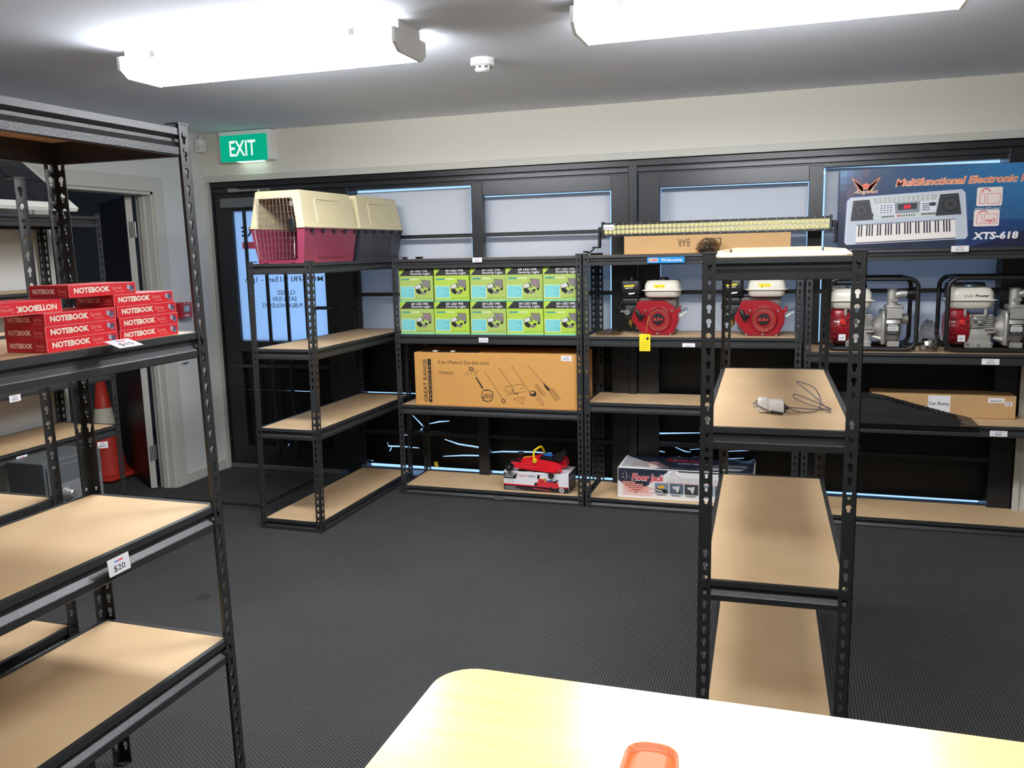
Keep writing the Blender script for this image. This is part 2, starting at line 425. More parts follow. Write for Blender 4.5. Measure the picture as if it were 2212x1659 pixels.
# black plastic over the lower panes: torn slits let the daylight through
def ribbon(pts, w):
    L, R = [], []
    for i, p in enumerate(pts):
        a = pts[max(i-1, 0)]; c = pts[min(i+1, len(pts)-1)]
        d = math.hypot(c[0]-a[0], c[1]-a[1]); nx, nz = -(c[1]-a[1])/d, (c[0]-a[0])/d
        e = w*(.25 if i in (0, len(pts)-1) else .5)
        L.append((p[0]+nx*e, p[1]+nz*e)); R.append((p[0]-nx*e, p[1]-nz*e))
    return L + R[::-1]
slits = [
    ([(-2.444, .417), (-2.368, .342), (-2.366, .326), (-2.391, .316)], .011), ([(-2.323, .361), (-2.248, .379), (-2.17, .387)], .010),
    ([(-2.52, .271), (-2.432, .288)], .009), ([(-2.646, .215), (-2.641, .188), (-2.53, .191), (-2.406, .186)], .010), ([(-2.617, .182), (-2.622, .168), (-2.637, .151)], .008),
    ([(-2.212, .257), (-2.109, .228), (-1.971, .214), (-1.92, .201), (-1.892, .176), (-1.885, .141), (-1.88, .103)], .011),
    ([(-2.228, .136), (-2.068, .151), (-1.951, .155), (-1.914, .171), (-1.892, .182)], .010), ([(-1.90, .179), (-1.791, .192), (-1.565, .2), (-1.45, .198)], .010),
    ([(-.824, .352), (-.728, .364), (-.488, .378)], .010), ([(-.862, .262), (-.772, .256), (-.705, .243)], .009),
    ([(-.652, .283), (-.583, .256), (-.545, .251)], .007), ([(-.551, .267), (-.49, .275)], .007), ([(-.313, .269), (-.157, .283)], .009), ([(-.318, .221), (-.221, .231)], .007),
    ([(-2.922, .225), (-2.867, .232)], .011), ([(-2.923, .146), (-2.858, .139)], .009), ([(-2.947, .078), (-2.867, .080)], .008), ([(-2.82, .082), (-2.765, .075)], .009),
    ([(-2.949, .3), (-2.949, .07)], .007), ([(-.940, .434), (-.938, .228)], .007), ([(-.866, .437), (-.863, .232)], .007)]
q = MB()
q.holed([(-3.0, .06), (-1.3, .054), (1.25, .05), (1.25, .567), (-1.2, .569), (-3.0, .567)], [ribbon(*s_) for s_ in slits], ((0, SY, 0), (1, 0, 0), (0, 0, 1)), .0015, M['black_sheet'])
q.build('black_sheet', win)
q = MB(); q.box(-3.0, 1.25, SY, SY+.0015, .574, .937, M['black_sheet']); q.build('black_sheet', win)

# ---------------------------------------------------------------- glazed exit door: door_1
d1 = bpy.data.objects.new('door_1', None); COL.objects.link(d1); d1['kind'] = 'structure'
X0, X1 = -3.842, -2.898
bar('stile', X0, -3.707, .03, 1.965, .60, .65, 'frame', d1); bar('stile', -3.0, X1, .03, 1.965, .60, .65, 'frame', d1)
bar('rail', -3.707, -3.0, 1.845, 1.965, .60, .65, 'frame', d1); bar('rail', -3.707, -3.0, .86, .932, .60, .65, 'frame', d1); bar('rail', -3.707, -3.0, .03, .17, .60, .65, 'frame', d1)
for x in (-3.60, -3.45, -3.30, -3.15):
    bar('grille_bar', x-.011, x+.011, .10, 1.93, .583, .598, 'frame', d1)
bar('grille_bar', -3.78, -2.95, .745, .77, .584, .597, 'frame2', d1)
q = MB(); q.box(-3.71, -2.995, .625, .629, .93, 1.848, M['frost']); q.build('frosted_pane', d1)
q = MB()
q.holed([(-3.71, .03), (-2.99, .03), (-2.99, .94), (-3.71, .94)], [ribbon([(-3.70, .578), (-3.17, .578)], .007), ribbon([(-3.70, .131), (-3.06, .129)], .006), ribbon([(-3.40, .17), (-3.385, .19)], .008)],
        ((0, .632, 0), (1, 0, 0), (0, 0, 1)), .0015, M['black_sheet']); q.build('lower_panel', d1)
q = MB(); q.box(-3.85, -2.95, .575, .60, .004, .034, mat('threshold_alloy', (120, 122, 116), .45, .5)); q.build('threshold', d1, .003)
dk = mat('door_lettering', (96, 112, 142), .7); dk2 = mat('door_lettering_dark', (52, 58, 74), .7); dr = mat('door_red_bar', (214, 92, 110), .7)
p = Print((0, .6245, 0), (1, 0, 0), (0, 0, 1)); TX = dict(mirror=True, align='l')
p.text('STORE', -3.655+.29, 1.672, .066, dk2, 1, bold=.03, w=.29, mirror=True)
p.rect(-3.655, 1.585, -3.36, 1.632, dr, 1)
p.text('MON-FRI 9:15am - 1pm', -3.03, 1.352, .036, dk, 1, w=.62, mirror=True, bold=.01)
p.text('CLOSED', -3.255+.0, 1.262, .03, dk, 1, w=.145, mirror=True, bold=.01)
p.text('SAT & SUN', -3.245, 1.218, .03, dk, 1, w=.19, mirror=True, bold=.01)
p.text('& PUBLIC HOLIDAYS', -3.165, 1.172, .03, dk, 1, w=.36, mirror=True, bold=.01)
p.build('mirrored_lettering', d1)
q = MB(); q.box(-3.76, -3.40, .545, .60, 1.868, 1.932, mat('closer_grey', (112, 114, 116), .45, .4)); cl = q.build('door_closer', d1, .006)
q = MB(); g_ = mat('closer_arm', (150, 152, 150), .4, .6); q.box(-3.69, -3.62, .55, .585, 1.972, 1.997, g_); q.box(-3.65, -3.36, .556, .570, 1.974, 1.986, g_); q.cyl((-3.45, .56, 1.93), (-3.45, .56, 1.985), .012, g_, 10); q.build('closer_arm', d1)
q = MB()
q.tube([(-2.93, .60, 1.175), (-2.93, .54, 1.175), (-2.94, .53, 1.175), (-3.03, .53, 1.175), (-3.06, .53, 1.165), (-3.07, .53, 1.14), (-3.07, .53, .98), (-3.06, .53, .955), (-3.03, .53, .945), (-2.94, .53, .945), (-2.93, .54, .945), (-2.93, .60, .945)], .012, M['frame2'], 10); q.build('pull_handle', d1)

# ---------------------------------------------------------------- inner doorway: door_2
d2 = bpy.data.objects.new('door_2', None); COL.objects.link(d2); d2['kind'] = 'structure'
q = MB()
for xa, xb in ((LX, LX+.015), (LX-.135, LX-.12)):
    q.box(xa, xb, DY1, DY1+.09, 0, DZ+.09, M['trim']); q.box(xa, xb, DY0-.09, DY0, 0, DZ+.09, M['trim']); q.box(xa, xb, DY0, DY1, DZ, DZ+.09, M['trim'])
q.build('architrave', d2, .003)
q = MB()
q.box(LX-.12, LX+.002, DY1-.02, DY1, 0, DZ, M['trim']); q.box(LX-.12, LX+.002, DY0, DY0+.02, 0, DZ, M['trim']); q.box(LX-.12, LX+.002, DY0, DY1, DZ-.02, DZ, M['trim'])
q.box(LX-.085, LX-.045, DY1-.034, DY1-.02, 0, DZ-.02, M['trim']); q.box(LX-.085, LX-.045, DY0, DY0+.034, 0, DZ-.02, M['trim'])
q.build('jamb', d2, .002)
HX = Matrix.Translation((LX-.125, -.03, 0)) @ Matrix.Rotation(math.radians(-36), 4, 'Z') @ Matrix.Translation((-(LX-.125), .03, 0))
q = MB(); q.X = HX; q.box(LX-.925, LX-.1285, -.062, -.022, .008, DZ-.025, mat('door_leaf_maroon', (32, 24, 24), .45)); lf = q.build('leaf', d2, .002)
q = MB(); q.X = HX; q.box(LX-.1278, LX-.122, -.062, -.022, .008, DZ-.025, mat('leaf_edge_paint', (186, 184, 176), .5)); q.build('leaf_edge', d2)
for z in (.25, .98, 1.72):
    q = MB(); q.box(LX-.1215, LX-.119, -.058, -.026, z-.05, z+.05, M['steel']); q.cyl((LX-.115, -.016, z-.05), (LX-.115, -.016, z+.05), .006, M['steel'], 10); q.build('hinge', d2)

# ================================================================ fittings
def ceiling_light(label, cx, cy, lit='lamp'):
    t = thing('ceiling_light', label, 'ceiling light', (cx, cy, CZ), group='surface mounted ceiling lights')
    q = MB(); q.box(-.61, .61, -.10, .10, -.034, 0, M['lampbody']); q.build('housing', t, .006)
    prof = [(-.135, -.034), (.135, -.034), (.134, -.085), (.095, -.112), (-.095, -.112), (-.134, -.085)]
    q = MB(); q.prism(prof, -.60, .60, M[lit], 'x'); q.build('diffuser', t)
    for sx in (-1, 1):
        q = MB(); q.prism([(a*1.03, c_*1.02) for a, c_ in prof], .60*sx, .613*sx, M['lampbody'], 'x'); q.build('end_cap', t)
        for sy in (-1, 1):
            q = MB(); q.box(.44*sx-.012, .44*sx+.012, .128*sy, .140*sy, -.05, -.026, M['lampbody']); q.build('clip', t)
    return t
ceiling_light('lit batten ceiling light nearer the exit sign, left of the smoke detector', -1.97, -1.51)
ceiling_light('lit batten ceiling light above the keyboard side of the room, right of the smoke detector', -.10, -1.51)
ceiling_light('lit batten ceiling light straight above the pale table, out of frame', -.05, -3.75, 'lamp_rear')

ceiling_light('added unseen fill light in the back room beyond the inner doorway, brightening the cone', -5.3, -1.3, 'lamp_cone_fill')  # no fitting is seen there; added so the cone is lit

t = thing('smoke_detector', 'small round white smoke detector on the ceiling between the two lights', 'smoke detector', (-1.304, -.863, CZ))
q = MB(); q.lathe([(.052, 0), (.053, -.022), (.048, -.030)], M['lampbody'], n=28); q.build('base', t)
q = MB(); q.lathe([(.036, -.030), (.036, -.044), (.030, -.052), (.012, -.056)], M['lampbody'], n=24); q.build('sensor_head', t)
q = MB()
for i in range(8):
    a = i*PI/4; q.box(.0355*math.cos(a)-.005, .0355*math.cos(a)+.005, .0355*math.sin(a)-.005, .0355*math.sin(a)+.005, -.043, -.034, M['black'])
q.build('vent', t)

t = thing('motion_sensor', 'white motion sensor in the ceiling corner left of the exit sign', 'sensor', (LX+.035, WY-.06, 2.30))
q = MB(); q.rbox(-.03, .03, -.028, .028, -.055, .03, M['lampbody'], .014); q.build('body', t)
q = MB(); q.cyl((0, 0, .03), (-.02, .03, .055), .014, M['lampbody'], 12); q.build('bracket', t)
q = MB(); q.lathe([(.020, -.03), (.020, .0)], mat('sensor_lens', (206, 204, 200), .3), c=(.012, -.020, -.008)); q.build('lens', t)

t = thing('exit_sign', 'green lit EXIT sign on the wall above the glazed door', 'exit sign', (-3.49, WY, 2.17))
q = MB(); q.box(-.20, .20, -.075, 0, 0, .198, M['lampbody']); q.build('housing', t, .006)
gm = emit_mat('exit_green_lit', (10, 172, 134), 1.0)
q = MB(); q.box(-.185, .175, -.088, -.075, -.004, .168, gm); q.build('green_panel', t, .002)
p = Print((-.185, -.0885, -.004), (1, 0, 0), (0, 0, 1)); p.text('EXIT', .075, .036, .100, emit_mat('exit_white_lit', (240, 255, 248), 1.0), 1, w=.205, bold=.015); p.build('lettering', t)
q = MB(); q.box(-.075, .115, -.07, -.02, -.006, 0, emit_mat('exit_downlight', (225, 255, 240), 3.0)); q.build('downlight', t)

t = thing('fire_call_point', 'red break-glass fire alarm call point on the left wall beside the door frame', 'fire alarm', (LX, .207, 1.185))
q = MB(); q.box(0, .05, -.055, .055, -.052, .052, mat('alarm_red', (178, 28, 36), .35)); q.build('body', t, .004)
q = MB(); q.box(.05, .053, -.028, .032, -.012, .034, mat('alarm_glass', (150, 166, 172), .15)); q.build('glass', t, .001)
p = Print((.0505, -.055, -.052), (0, 1, 0), (0, 0, 1)); p.rect(.03, .095, .045, .101, M['white']); p.rect(.07, .095, .085, .101, M['white']); p.rect(.03, .018, .08, .024, M['white']); p.rect(.034, .008, .076, .013, M['white'])
p.disc(.056, .063, .008, M['white'], 9); p.build('printed_marks', t)

t = thing('wall_plate', 'small white outlet plate low on the left wall under the red alarm', 'wall plate', (LX, .195, .862))
q = MB(); q.box(0, .010, -.045, .045, -.035, .035, M['wall_l']); q.build('plate', t, .003)
q = MB(); q.box(.010, .016, -.02, .03, -.036, -.030, M['greyink']); q.build('plate_shadow', t)  # grey strip painting the shadow line under the plate

t = thing('door_mat', 'dark brown flat entrance mat on the carpet inside the exit door', 'mat', (-3.425, .09, 0))
q = MB(); q.box(-.355, .355, -.30, .30, 0, .009, mat('mat_pile', (50, 47, 43), .95, noise=(60, .3))); q.build('pile', t)
q = MB(); mr = mat('mat_edge', (24, 24, 24), .7)
q.box(-.375, .375, -.32, -.30, 0, .007, mr); q.box(-.375, .375, .30, .32, 0, .007, mr); q.box(-.375, -.355, -.30, .30, 0, .007, mr); q.box(.355, .375, -.30, .30, 0, .007, mr); q.build('border', t)
q = MB(); q.lathe([(.035, 0.0005), (.035, .0009)], mat('carpet_stain', (30, 30, 31), .9), c=(-2.5, -1.506, 0)); tag(q.build('carpet_stain'), 'small dark round stain on the carpet right of the tall shelving post', 'stain')

# ================================================================ shelving
_pm = {}
FL = .036
def post_mesh(H, pitch, key='p'):
    k = (round(H, 3), pitch)
    if k in _pm: return _pm[k]
    q = MB(); n = int((H-.01)/pitch); z0 = H-.012-n*pitch
    def keyhole(cx, cz, sc):
        R, r, d = .0074*sc, .0040*sc, .0130*sc
        a0 = -math.degrees(math.acos(r/R))
        top = [(cx+R*math.cos(math.radians(a0+(180-2*a0)*i/8)), cz+.004+R*math.sin(math.radians(a0+(180-2*a0)*i/8))) for i in range(9)]
        bot = [(cx+r*math.cos(math.radians(a)), cz+.004-d+r*math.sin(math.radians(a))) for a in (180, 225, 270, 315, 360)]
        return top+bot
    sc = pitch/.038
    for fr in (((0, 0, 0), (1, 0, 0), (0, 0, 1)), ((.0, FL, 0), (0, -1, 0), (0, 0, 1))):
        # one cell per hole keeps the cut-outs simple
        if z0 > .001: q.holed([(0, 0), (FL, 0), (FL, z0), (0, z0)], [], fr, .002, M['post'])
        cx = FL*.54 if fr[1][0] else FL*.46
        for i in range(n):
            a = z0+i*pitch; q.holed([(0, a), (FL, a), (FL, a+pitch), (0, a+pitch)], [keyhole(cx, a+pitch*.5, sc)], fr, .002, M['post'])
        a = z0+n*pitch; q.holed([(0, a), (FL, a), (FL, H), (0, H)], [], fr, .002, M['post'])
    c = FL+.003
    q.box(-.002, c, -.002, c, H, H+.004, M['post']); q.box(-.0015, .03, -.0015, .03, 0, .004, M['post'])
    jz = H*.5
    q.box(.002, .0035, .002, FL-.002, jz-.06, jz+.06, M['post']); q.box(.002, FL-.002, .002, .0035, jz-.06, jz+.06, M['post'])
    ob = q.build('post'); me = ob.data; bpy.data.objects.remove(ob); _pm[k] = me
    return me
_bm = {}
def beam_mesh(L, h):
    """stepped beam along +x, outer side -y, top at z=0"""
    k = (round(L, 3), h)
    if k in _bm: return _bm[k]
    q = MB(); f = h/.06
    pr = [(0.0030, 0), (.0022, -.0146*f), (.0135, -.0230*f), (.0135, -.0300*f), (.0036, -.0405*f), (.0022, -.0425*f), (.0022, -h+.002), (.0042, -h), (.020, -h), (.020, -h+.003), (.0155, -h+.003), (.0155, -.006), (.018, -.006), (.018, 0)]
    q.prism(pr, .0035, L-.0035, M['post'], 'x')
    for x in (FL*.54, L-FL*.54):
        for z in (-.013*f, -.047*f):
            q.cyl((x, .004, z), (x, -.0024, z), .0056, M['post'], 10)
    ob = q.build('beam'); me = ob.data; bpy.data.objects.remove(ob); _bm[k] = me
    return me
_dm = {}
def board_mesh(w, l):
    k = (round(w, 3), round(l, 3))
    if k in _dm: return _dm[k]
    q = MB(); e = .0035; n = .0; c = FL-.001; th = .008
    # corners notched round the posts' inner faces are left square, the posts stand outside them
    q.prism([(e, e), (w-e, e), (w-e, l-e), (e, l-e)], -th, 0, M['mdf'], 'z')
    ob = q.build('shelf_board'); me = ob.data; bpy.data.objects.remove(ob); _dm[k] = me
    return me
def unit(label, loc, w, l, H, levels, rz=0, lean=0.0, pitch=.038, bh=.057):
    t = thing('shelving_unit', label, 'shelving unit', loc, rz, 'black bolted shelving units')
    pm = post_mesh(H-.004, pitch)
    for x, y, r in ((0, 0, 0), (w, 0, 90), (w, l, 180), (0, l, 270)):
        o = obj('post', pm, t); o.location = (x, y, 0)
        o.matrix_local = Matrix.Translation((x, y, 0)) @ Matrix.Rotation(math.atan(lean), 4, 'Y') @ Matrix.Rotation(math.radians(r), 4, 'Z')
    for z in levels:
        s = lean*z
        o = obj('shelf_board', board_mesh(w, l), t); o.location = (s, 0, z)
        zt = z+.0008
        for x, y, r, L in ((0, 0, 0, w), (w, 0, 90, l), (w, l, 180, w), (0, l, 270, l)):
            o = obj('beam', beam_mesh(L, bh), t); o.location = (x+s, y, zt); o.rotation_euler = (0, 0, math.radians(r))
    return t
unit('shelving unit holding the two pet carriers, end-on beside the exit door', (-2.8185, -.5772, 0), .394, 1.197, 1.504, (1.490, 1.028, .581, .056), -.0113, .0197)
unit('shelving unit stocked with green security light boxes and the long garden tool carton', (-2.3208, .2373, 0), 1.2, .402, 1.504, (1.490, 1.029, .582, .056))
unit('shelving unit with the two red engines, under the light bar', (-1.1155, .2373, 0), 1.206, .402, 1.504, (1.490, 1.025, .636, .056))
unit('shelving unit under the keyboard box, with the two water pumps', (.100, .2373, 0), 1.22, .402, 1.504, (1.490, .953, .580, .050))
unit('end-on empty shelving unit in the right foreground with a white charger on it', (-.2205, -2.215, 0), .413, 1.2014, 1.516, (1.500, 1.037, .590, .060), .0236, .0027, .0385, .060)
unit('tall shelving unit in the left foreground stacked with red notebook scale boxes', (-1.9349, -3.8446, 0), .455, 1.2, 1.879, (1.864, 1.338, .857, .466), -.0074, -.013, .0436, .068)
unit('tall empty shelving unit standing back to back behind the notebook boxes', (-2.396, -3.90, 0), .418, 1.2, 1.764, (1.338, .857, .466), 0, -.013, .0436, .068)
unit('shelving unit against the left wall under the solar panel, before the inner door', (-3.862, -2.085, 0), .405, 1.2, 1.772, (1.758, 1.385, .949, .640), 0, 0, .038, .057)

# ================================================================ goods on the far shelves
def carton(t, x0, x1, y0, y1, z0, z1, m, bev=.0015):
    q = MB(); q.box(x0, x1, y0, y1, z0, z1, m); return q.build('carton', t, bev)

# ---- security light boxes
lime = mat('lime_print', (166, 188, 96), .4); lime2 = mat('bright_lime_print', (172, 202, 72), .4); bnr = mat('banner_black', (44, 44, 44), .4)
teal = mat('teal_print', (72, 160, 150), .4); pale = mat('pale_lime_print', (224, 236, 190), .4); cyan = mat('cyan_panel', (112, 194, 196), .4); cyan2 = mat('cyan_line', (160, 222, 218), .4)
mint = mat('mint_edge', (120, 206, 176), .4); lampg = mat('printed_panel_grey', (128, 120, 118), .4); lampm = mat('printed_panel_mauve', (140, 116, 122), .4); lampl = mat('printed_light_grey', (206, 206, 202), .4); prbk = mat('printed_black', (34, 32, 34), .4)
SW, SD, SH = .2265, .20, .2008
def security_box(label, x, y, z, bg, pan, dz=0.0):
    t = thing('security_light_box', label, 'box', (x, y, z), 0, 'green boxed security lights')
    carton(t, 0, SW, 0, SD, 0, SH, bg)
    p = Print((0, 0, 0), (1, 0, 0), (0, 0, 1)); h = SH
    p.poly([(.0, h), (.0, h*.79), (.042, h)], lime2, 1)
    p.poly([(.004, h*.785), (SW-.0005, h*.785), (SW-.0005, h-.0005), (.045, h-.0005)], bnr, 1)
    p.text('60 LED PIR', .078, h*.905, .0128, M['white'], 2, w=.116, bold=.016); p.text('Security Light', .078, h*.822, .0122, M['white'], 2, w=.130, bold=.016)
    p.rrect(.014, h*.655, .072, h*.70, .004, teal, 1); p.text('Solar Powered', .018, h*.664, .0075, mat('teal_text', (30, 96, 100), .5), 2, w=.05)
    p.rrect(.074, h*.66, .130, h*.705, .004, pale, 1); p.text('Bright White', .079, h*.67, .0075, mat('olive_text', (120, 140, 60), .5), 2, w=.045)
    p.rect(.006, h*.10, .102, h*.475, pale, 1); p.rect(.009, h*.115, .099, h*.46, cyan, 2)
    for i in range(8): p.rect(.014, h*(.41-.038*i), .014+.012*(6-(i*3) % 4)+.01, h*(.42-.038*i), cyan2, 3)
    p.poly([(.150, h*.66), (.207, h*.64), (.210, h*.38), (.158, h*.47)], prbk, 1); p.poly([(.152, h*.65), (.205, h*.632), (.207, h*.39), (.160, h*.475)], pan, 2)
    p.poly([(.100, h*.46), (.145, h*.56), (.158, h*.44), (.118, h*.34)], prbk, 1); p.poly([(.104, h*.46), (.143, h*.545), (.152, h*.445), (.119, h*.36)], lampl, 2)
    p.poly([(.108, h*.36), (.128, h*.40), (.150, h*.30), (.138, h*.21), (.116, h*.27)], prbk, 2); p.poly([(.140, h*.25), (.160, h*.21), (.180, h*.24), (.176, h*.29), (.150, h*.30)], lampg, 3)
    p.poly([(.163, h*.34), (.182, h*.36), (.184, h*.29), (.166, h*.29)], prbk, 3); p.disc(.199, h*.36, .008, prbk, 3); p.line([(.143, h*.53), (.160, h*.40)], .006, prbk, 3)
    p.line([(.110, h*.095), (.220, h*.115)], .0022, mat('green_smallprint', (92, 130, 40), .5), 1); p.rect(.0005, .0005, SW-.0005, .008, mint, 1)
    p.build('front_print', t)
    q = Print((SW, 0, 0), (0, 1, 0), (0, 0, 1)); q.rect(.0005, SH*.79, SD-.0005, SH-.0005, bnr, 1); q.build('side_print', t)
    return t
nth = ['leftmost', 'second from left', 'middle', 'fourth from left', 'rightmost']
xs0 = (-2.288, -2.058, -1.820, -1.590, -1.358); xs1 = (-2.284, -2.047, -1.814, -1.586, -1.357)
for i in range(5):
    security_box('green security light box, %s in the lower row' % nth[i], xs0[i], .262+.004*(i % 2), 1.030, lime if i in (0, 2) else lime2, lampm if i == 0 else lampg)
for i in range(5):
    security_box('green security light box, %s in the upper row' % nth[i], xs1[i]-.004, .262+.005*((i+1) % 2), 1.030+SH+.0012, lime2 if i == 1 else lime, lampm if i == 3 else lampg)

# ---- garden tool carton
t = thing('garden_tool_carton', 'long brown carton printed 5-in-1 Petrol Garden tool with line drawings', 'carton', (-2.208, .267, .584))
GL, GD, GH = 1.068, .315, .332
carton(t, 0, GL, 0, GD, 0, GH, M['kraft'], .003)
p = Print((0, 0, 0), (1, 0, 0), (0, 0, 1)); K = M['ink']
p.text('GREAT RANGE', .083, .020, .026, K, 1, w=.27, rot=PI/2, bold=.012, space=1.0)
p.rect(.091, .018, .113, .292, K, 1); p.text('PRODUCTS', .108, .038, .012, M['kraft'], 2, w=.215, rot=PI/2, space=1.2)
p.text('www.greatrangeproducts.com', .124, .07, .004, K, 1, w=.19, rot=PI/2)
p.text('5-in-1Petrol Garden tool', .160, .262, .022, K, 1, w=.333, bold=.004); p.text('TMM620', .164, .196, .0185, K, 1, w=.097)
L = lambda pts, w=.0022: p.line(pts, w, K, 1)
def pole(x0, z0, x1, z1):
    dx, dz = x1-x0, z1-z0; n = math.hypot(dx, dz); ox, oz = -dz/n*.003, dx/n*.003
    L([(x0+ox, z0+oz), (x1+ox, z1+oz)], .0014); L([(x0-ox, z0-oz), (x1-ox, z1-oz)], .0014)
pole(.465, .222, .578, .050); pole(.558, .246, .648, .118); pole(.640, .257, .752, .100); pole(.742, .262, .846, .150)
# engine unit
L([(.368, .245), (.395, .238), (.392, .225), (.372, .228), (.368, .245)], .005); L([(.345, .205), (.37, .225), (.415, .215), (.425, .232)], .002); L([(.33, .2), (.36, .197), (.388, .212)], .002)
p.poly([(.405, .182), (.412, .186), (.455, .118), (.446, .112)], K, 1); L([(.41, .215), (.402, .192)], .003)
for i in range(9):
    a = 2*PI*i/9; L([(.480+.040*math.cos(a), .072+.038*math.sin(a)), (.480+.040*math.cos(a+.75), .072+.038*math.sin(a+.75))], .003)
for i in range(6): L([(.462+.010*i, .082), (.456+.011*i, .052)], .004)
L([(.45, .10), (.49, .105), (.52, .09)], .004); L([(.45, .04), (.48, .033), (.51, .042)], .004); L([(.447, .065), (.455, .035)], .005)
# trimmer end, cutter guard, saw, hedge trimmer
p.disc(.583, .040, .013, K, 1); p.disc(.583, .040, .008, M['kraft'], 2); L([(.577, .03), (.594, .033)], .006)
L([(.595, .115), (.600, .128), (.700, .148), (.716, .138), (.712, .122), (.690, .118)], .0022); L([(.595, .115), (.602, .098), (.64, .095)], .0022); L([(.605, .078), (.655, .090), (.735, .105)], .0022)
L([(.640, .118), (.655, .088), (.672, .085), (.678, .095)], .005); L([(.650, .055), (.672, .062), (.700, .060), (.712, .070), (.718, .063), (.708, .050), (.712, .028), (.703, .022), (.690, .040), (.668, .045), (.652, .048), (.650, .055)], .0022)
p.disc(.772, .092, .022, K, 1, ry=.018); p.disc(.768, .097, .012, M['kraft'], 2, ry=.008); L([(.785, .078), (.826, .020), (.838, .018), (.840, .027), (.800, .088)], .0024)
L([(.785, .145), (.800, .150), (.845, .098), (.846, .085), (.836, .080), (.826, .086), (.785, .138)], .0022); L([(.793, .142), (.833, .09)], .0035)
p.poly([(.838, .158), (.850, .150), (.880, .120), (.866, .110), (.846, .135)], K, 1)
for k in range(4): L([(.866+.009*k, .118+.004*k), (.915+.009*k, .050+.004*k)], .003)
p.build('front_print', t)
t2 = price_tag('white ticket reading $320 stuck to the top right of the garden tool carton', (-1.226, .2655, .893), .064, .032, '$320')
q = MB(); fb = mat('torn_dark_film', (24, 24, 26), .2)
q.box(.05, .42, .02, .06, GH, GH+.008, fb); q.box(.12, .15, .018, .05, GH+.004, GH+.0095, M['white']); q.box(.24, .265, .018, .05, GH+.004, GH+.0095, M['white'])
q.build('packing_film', t)

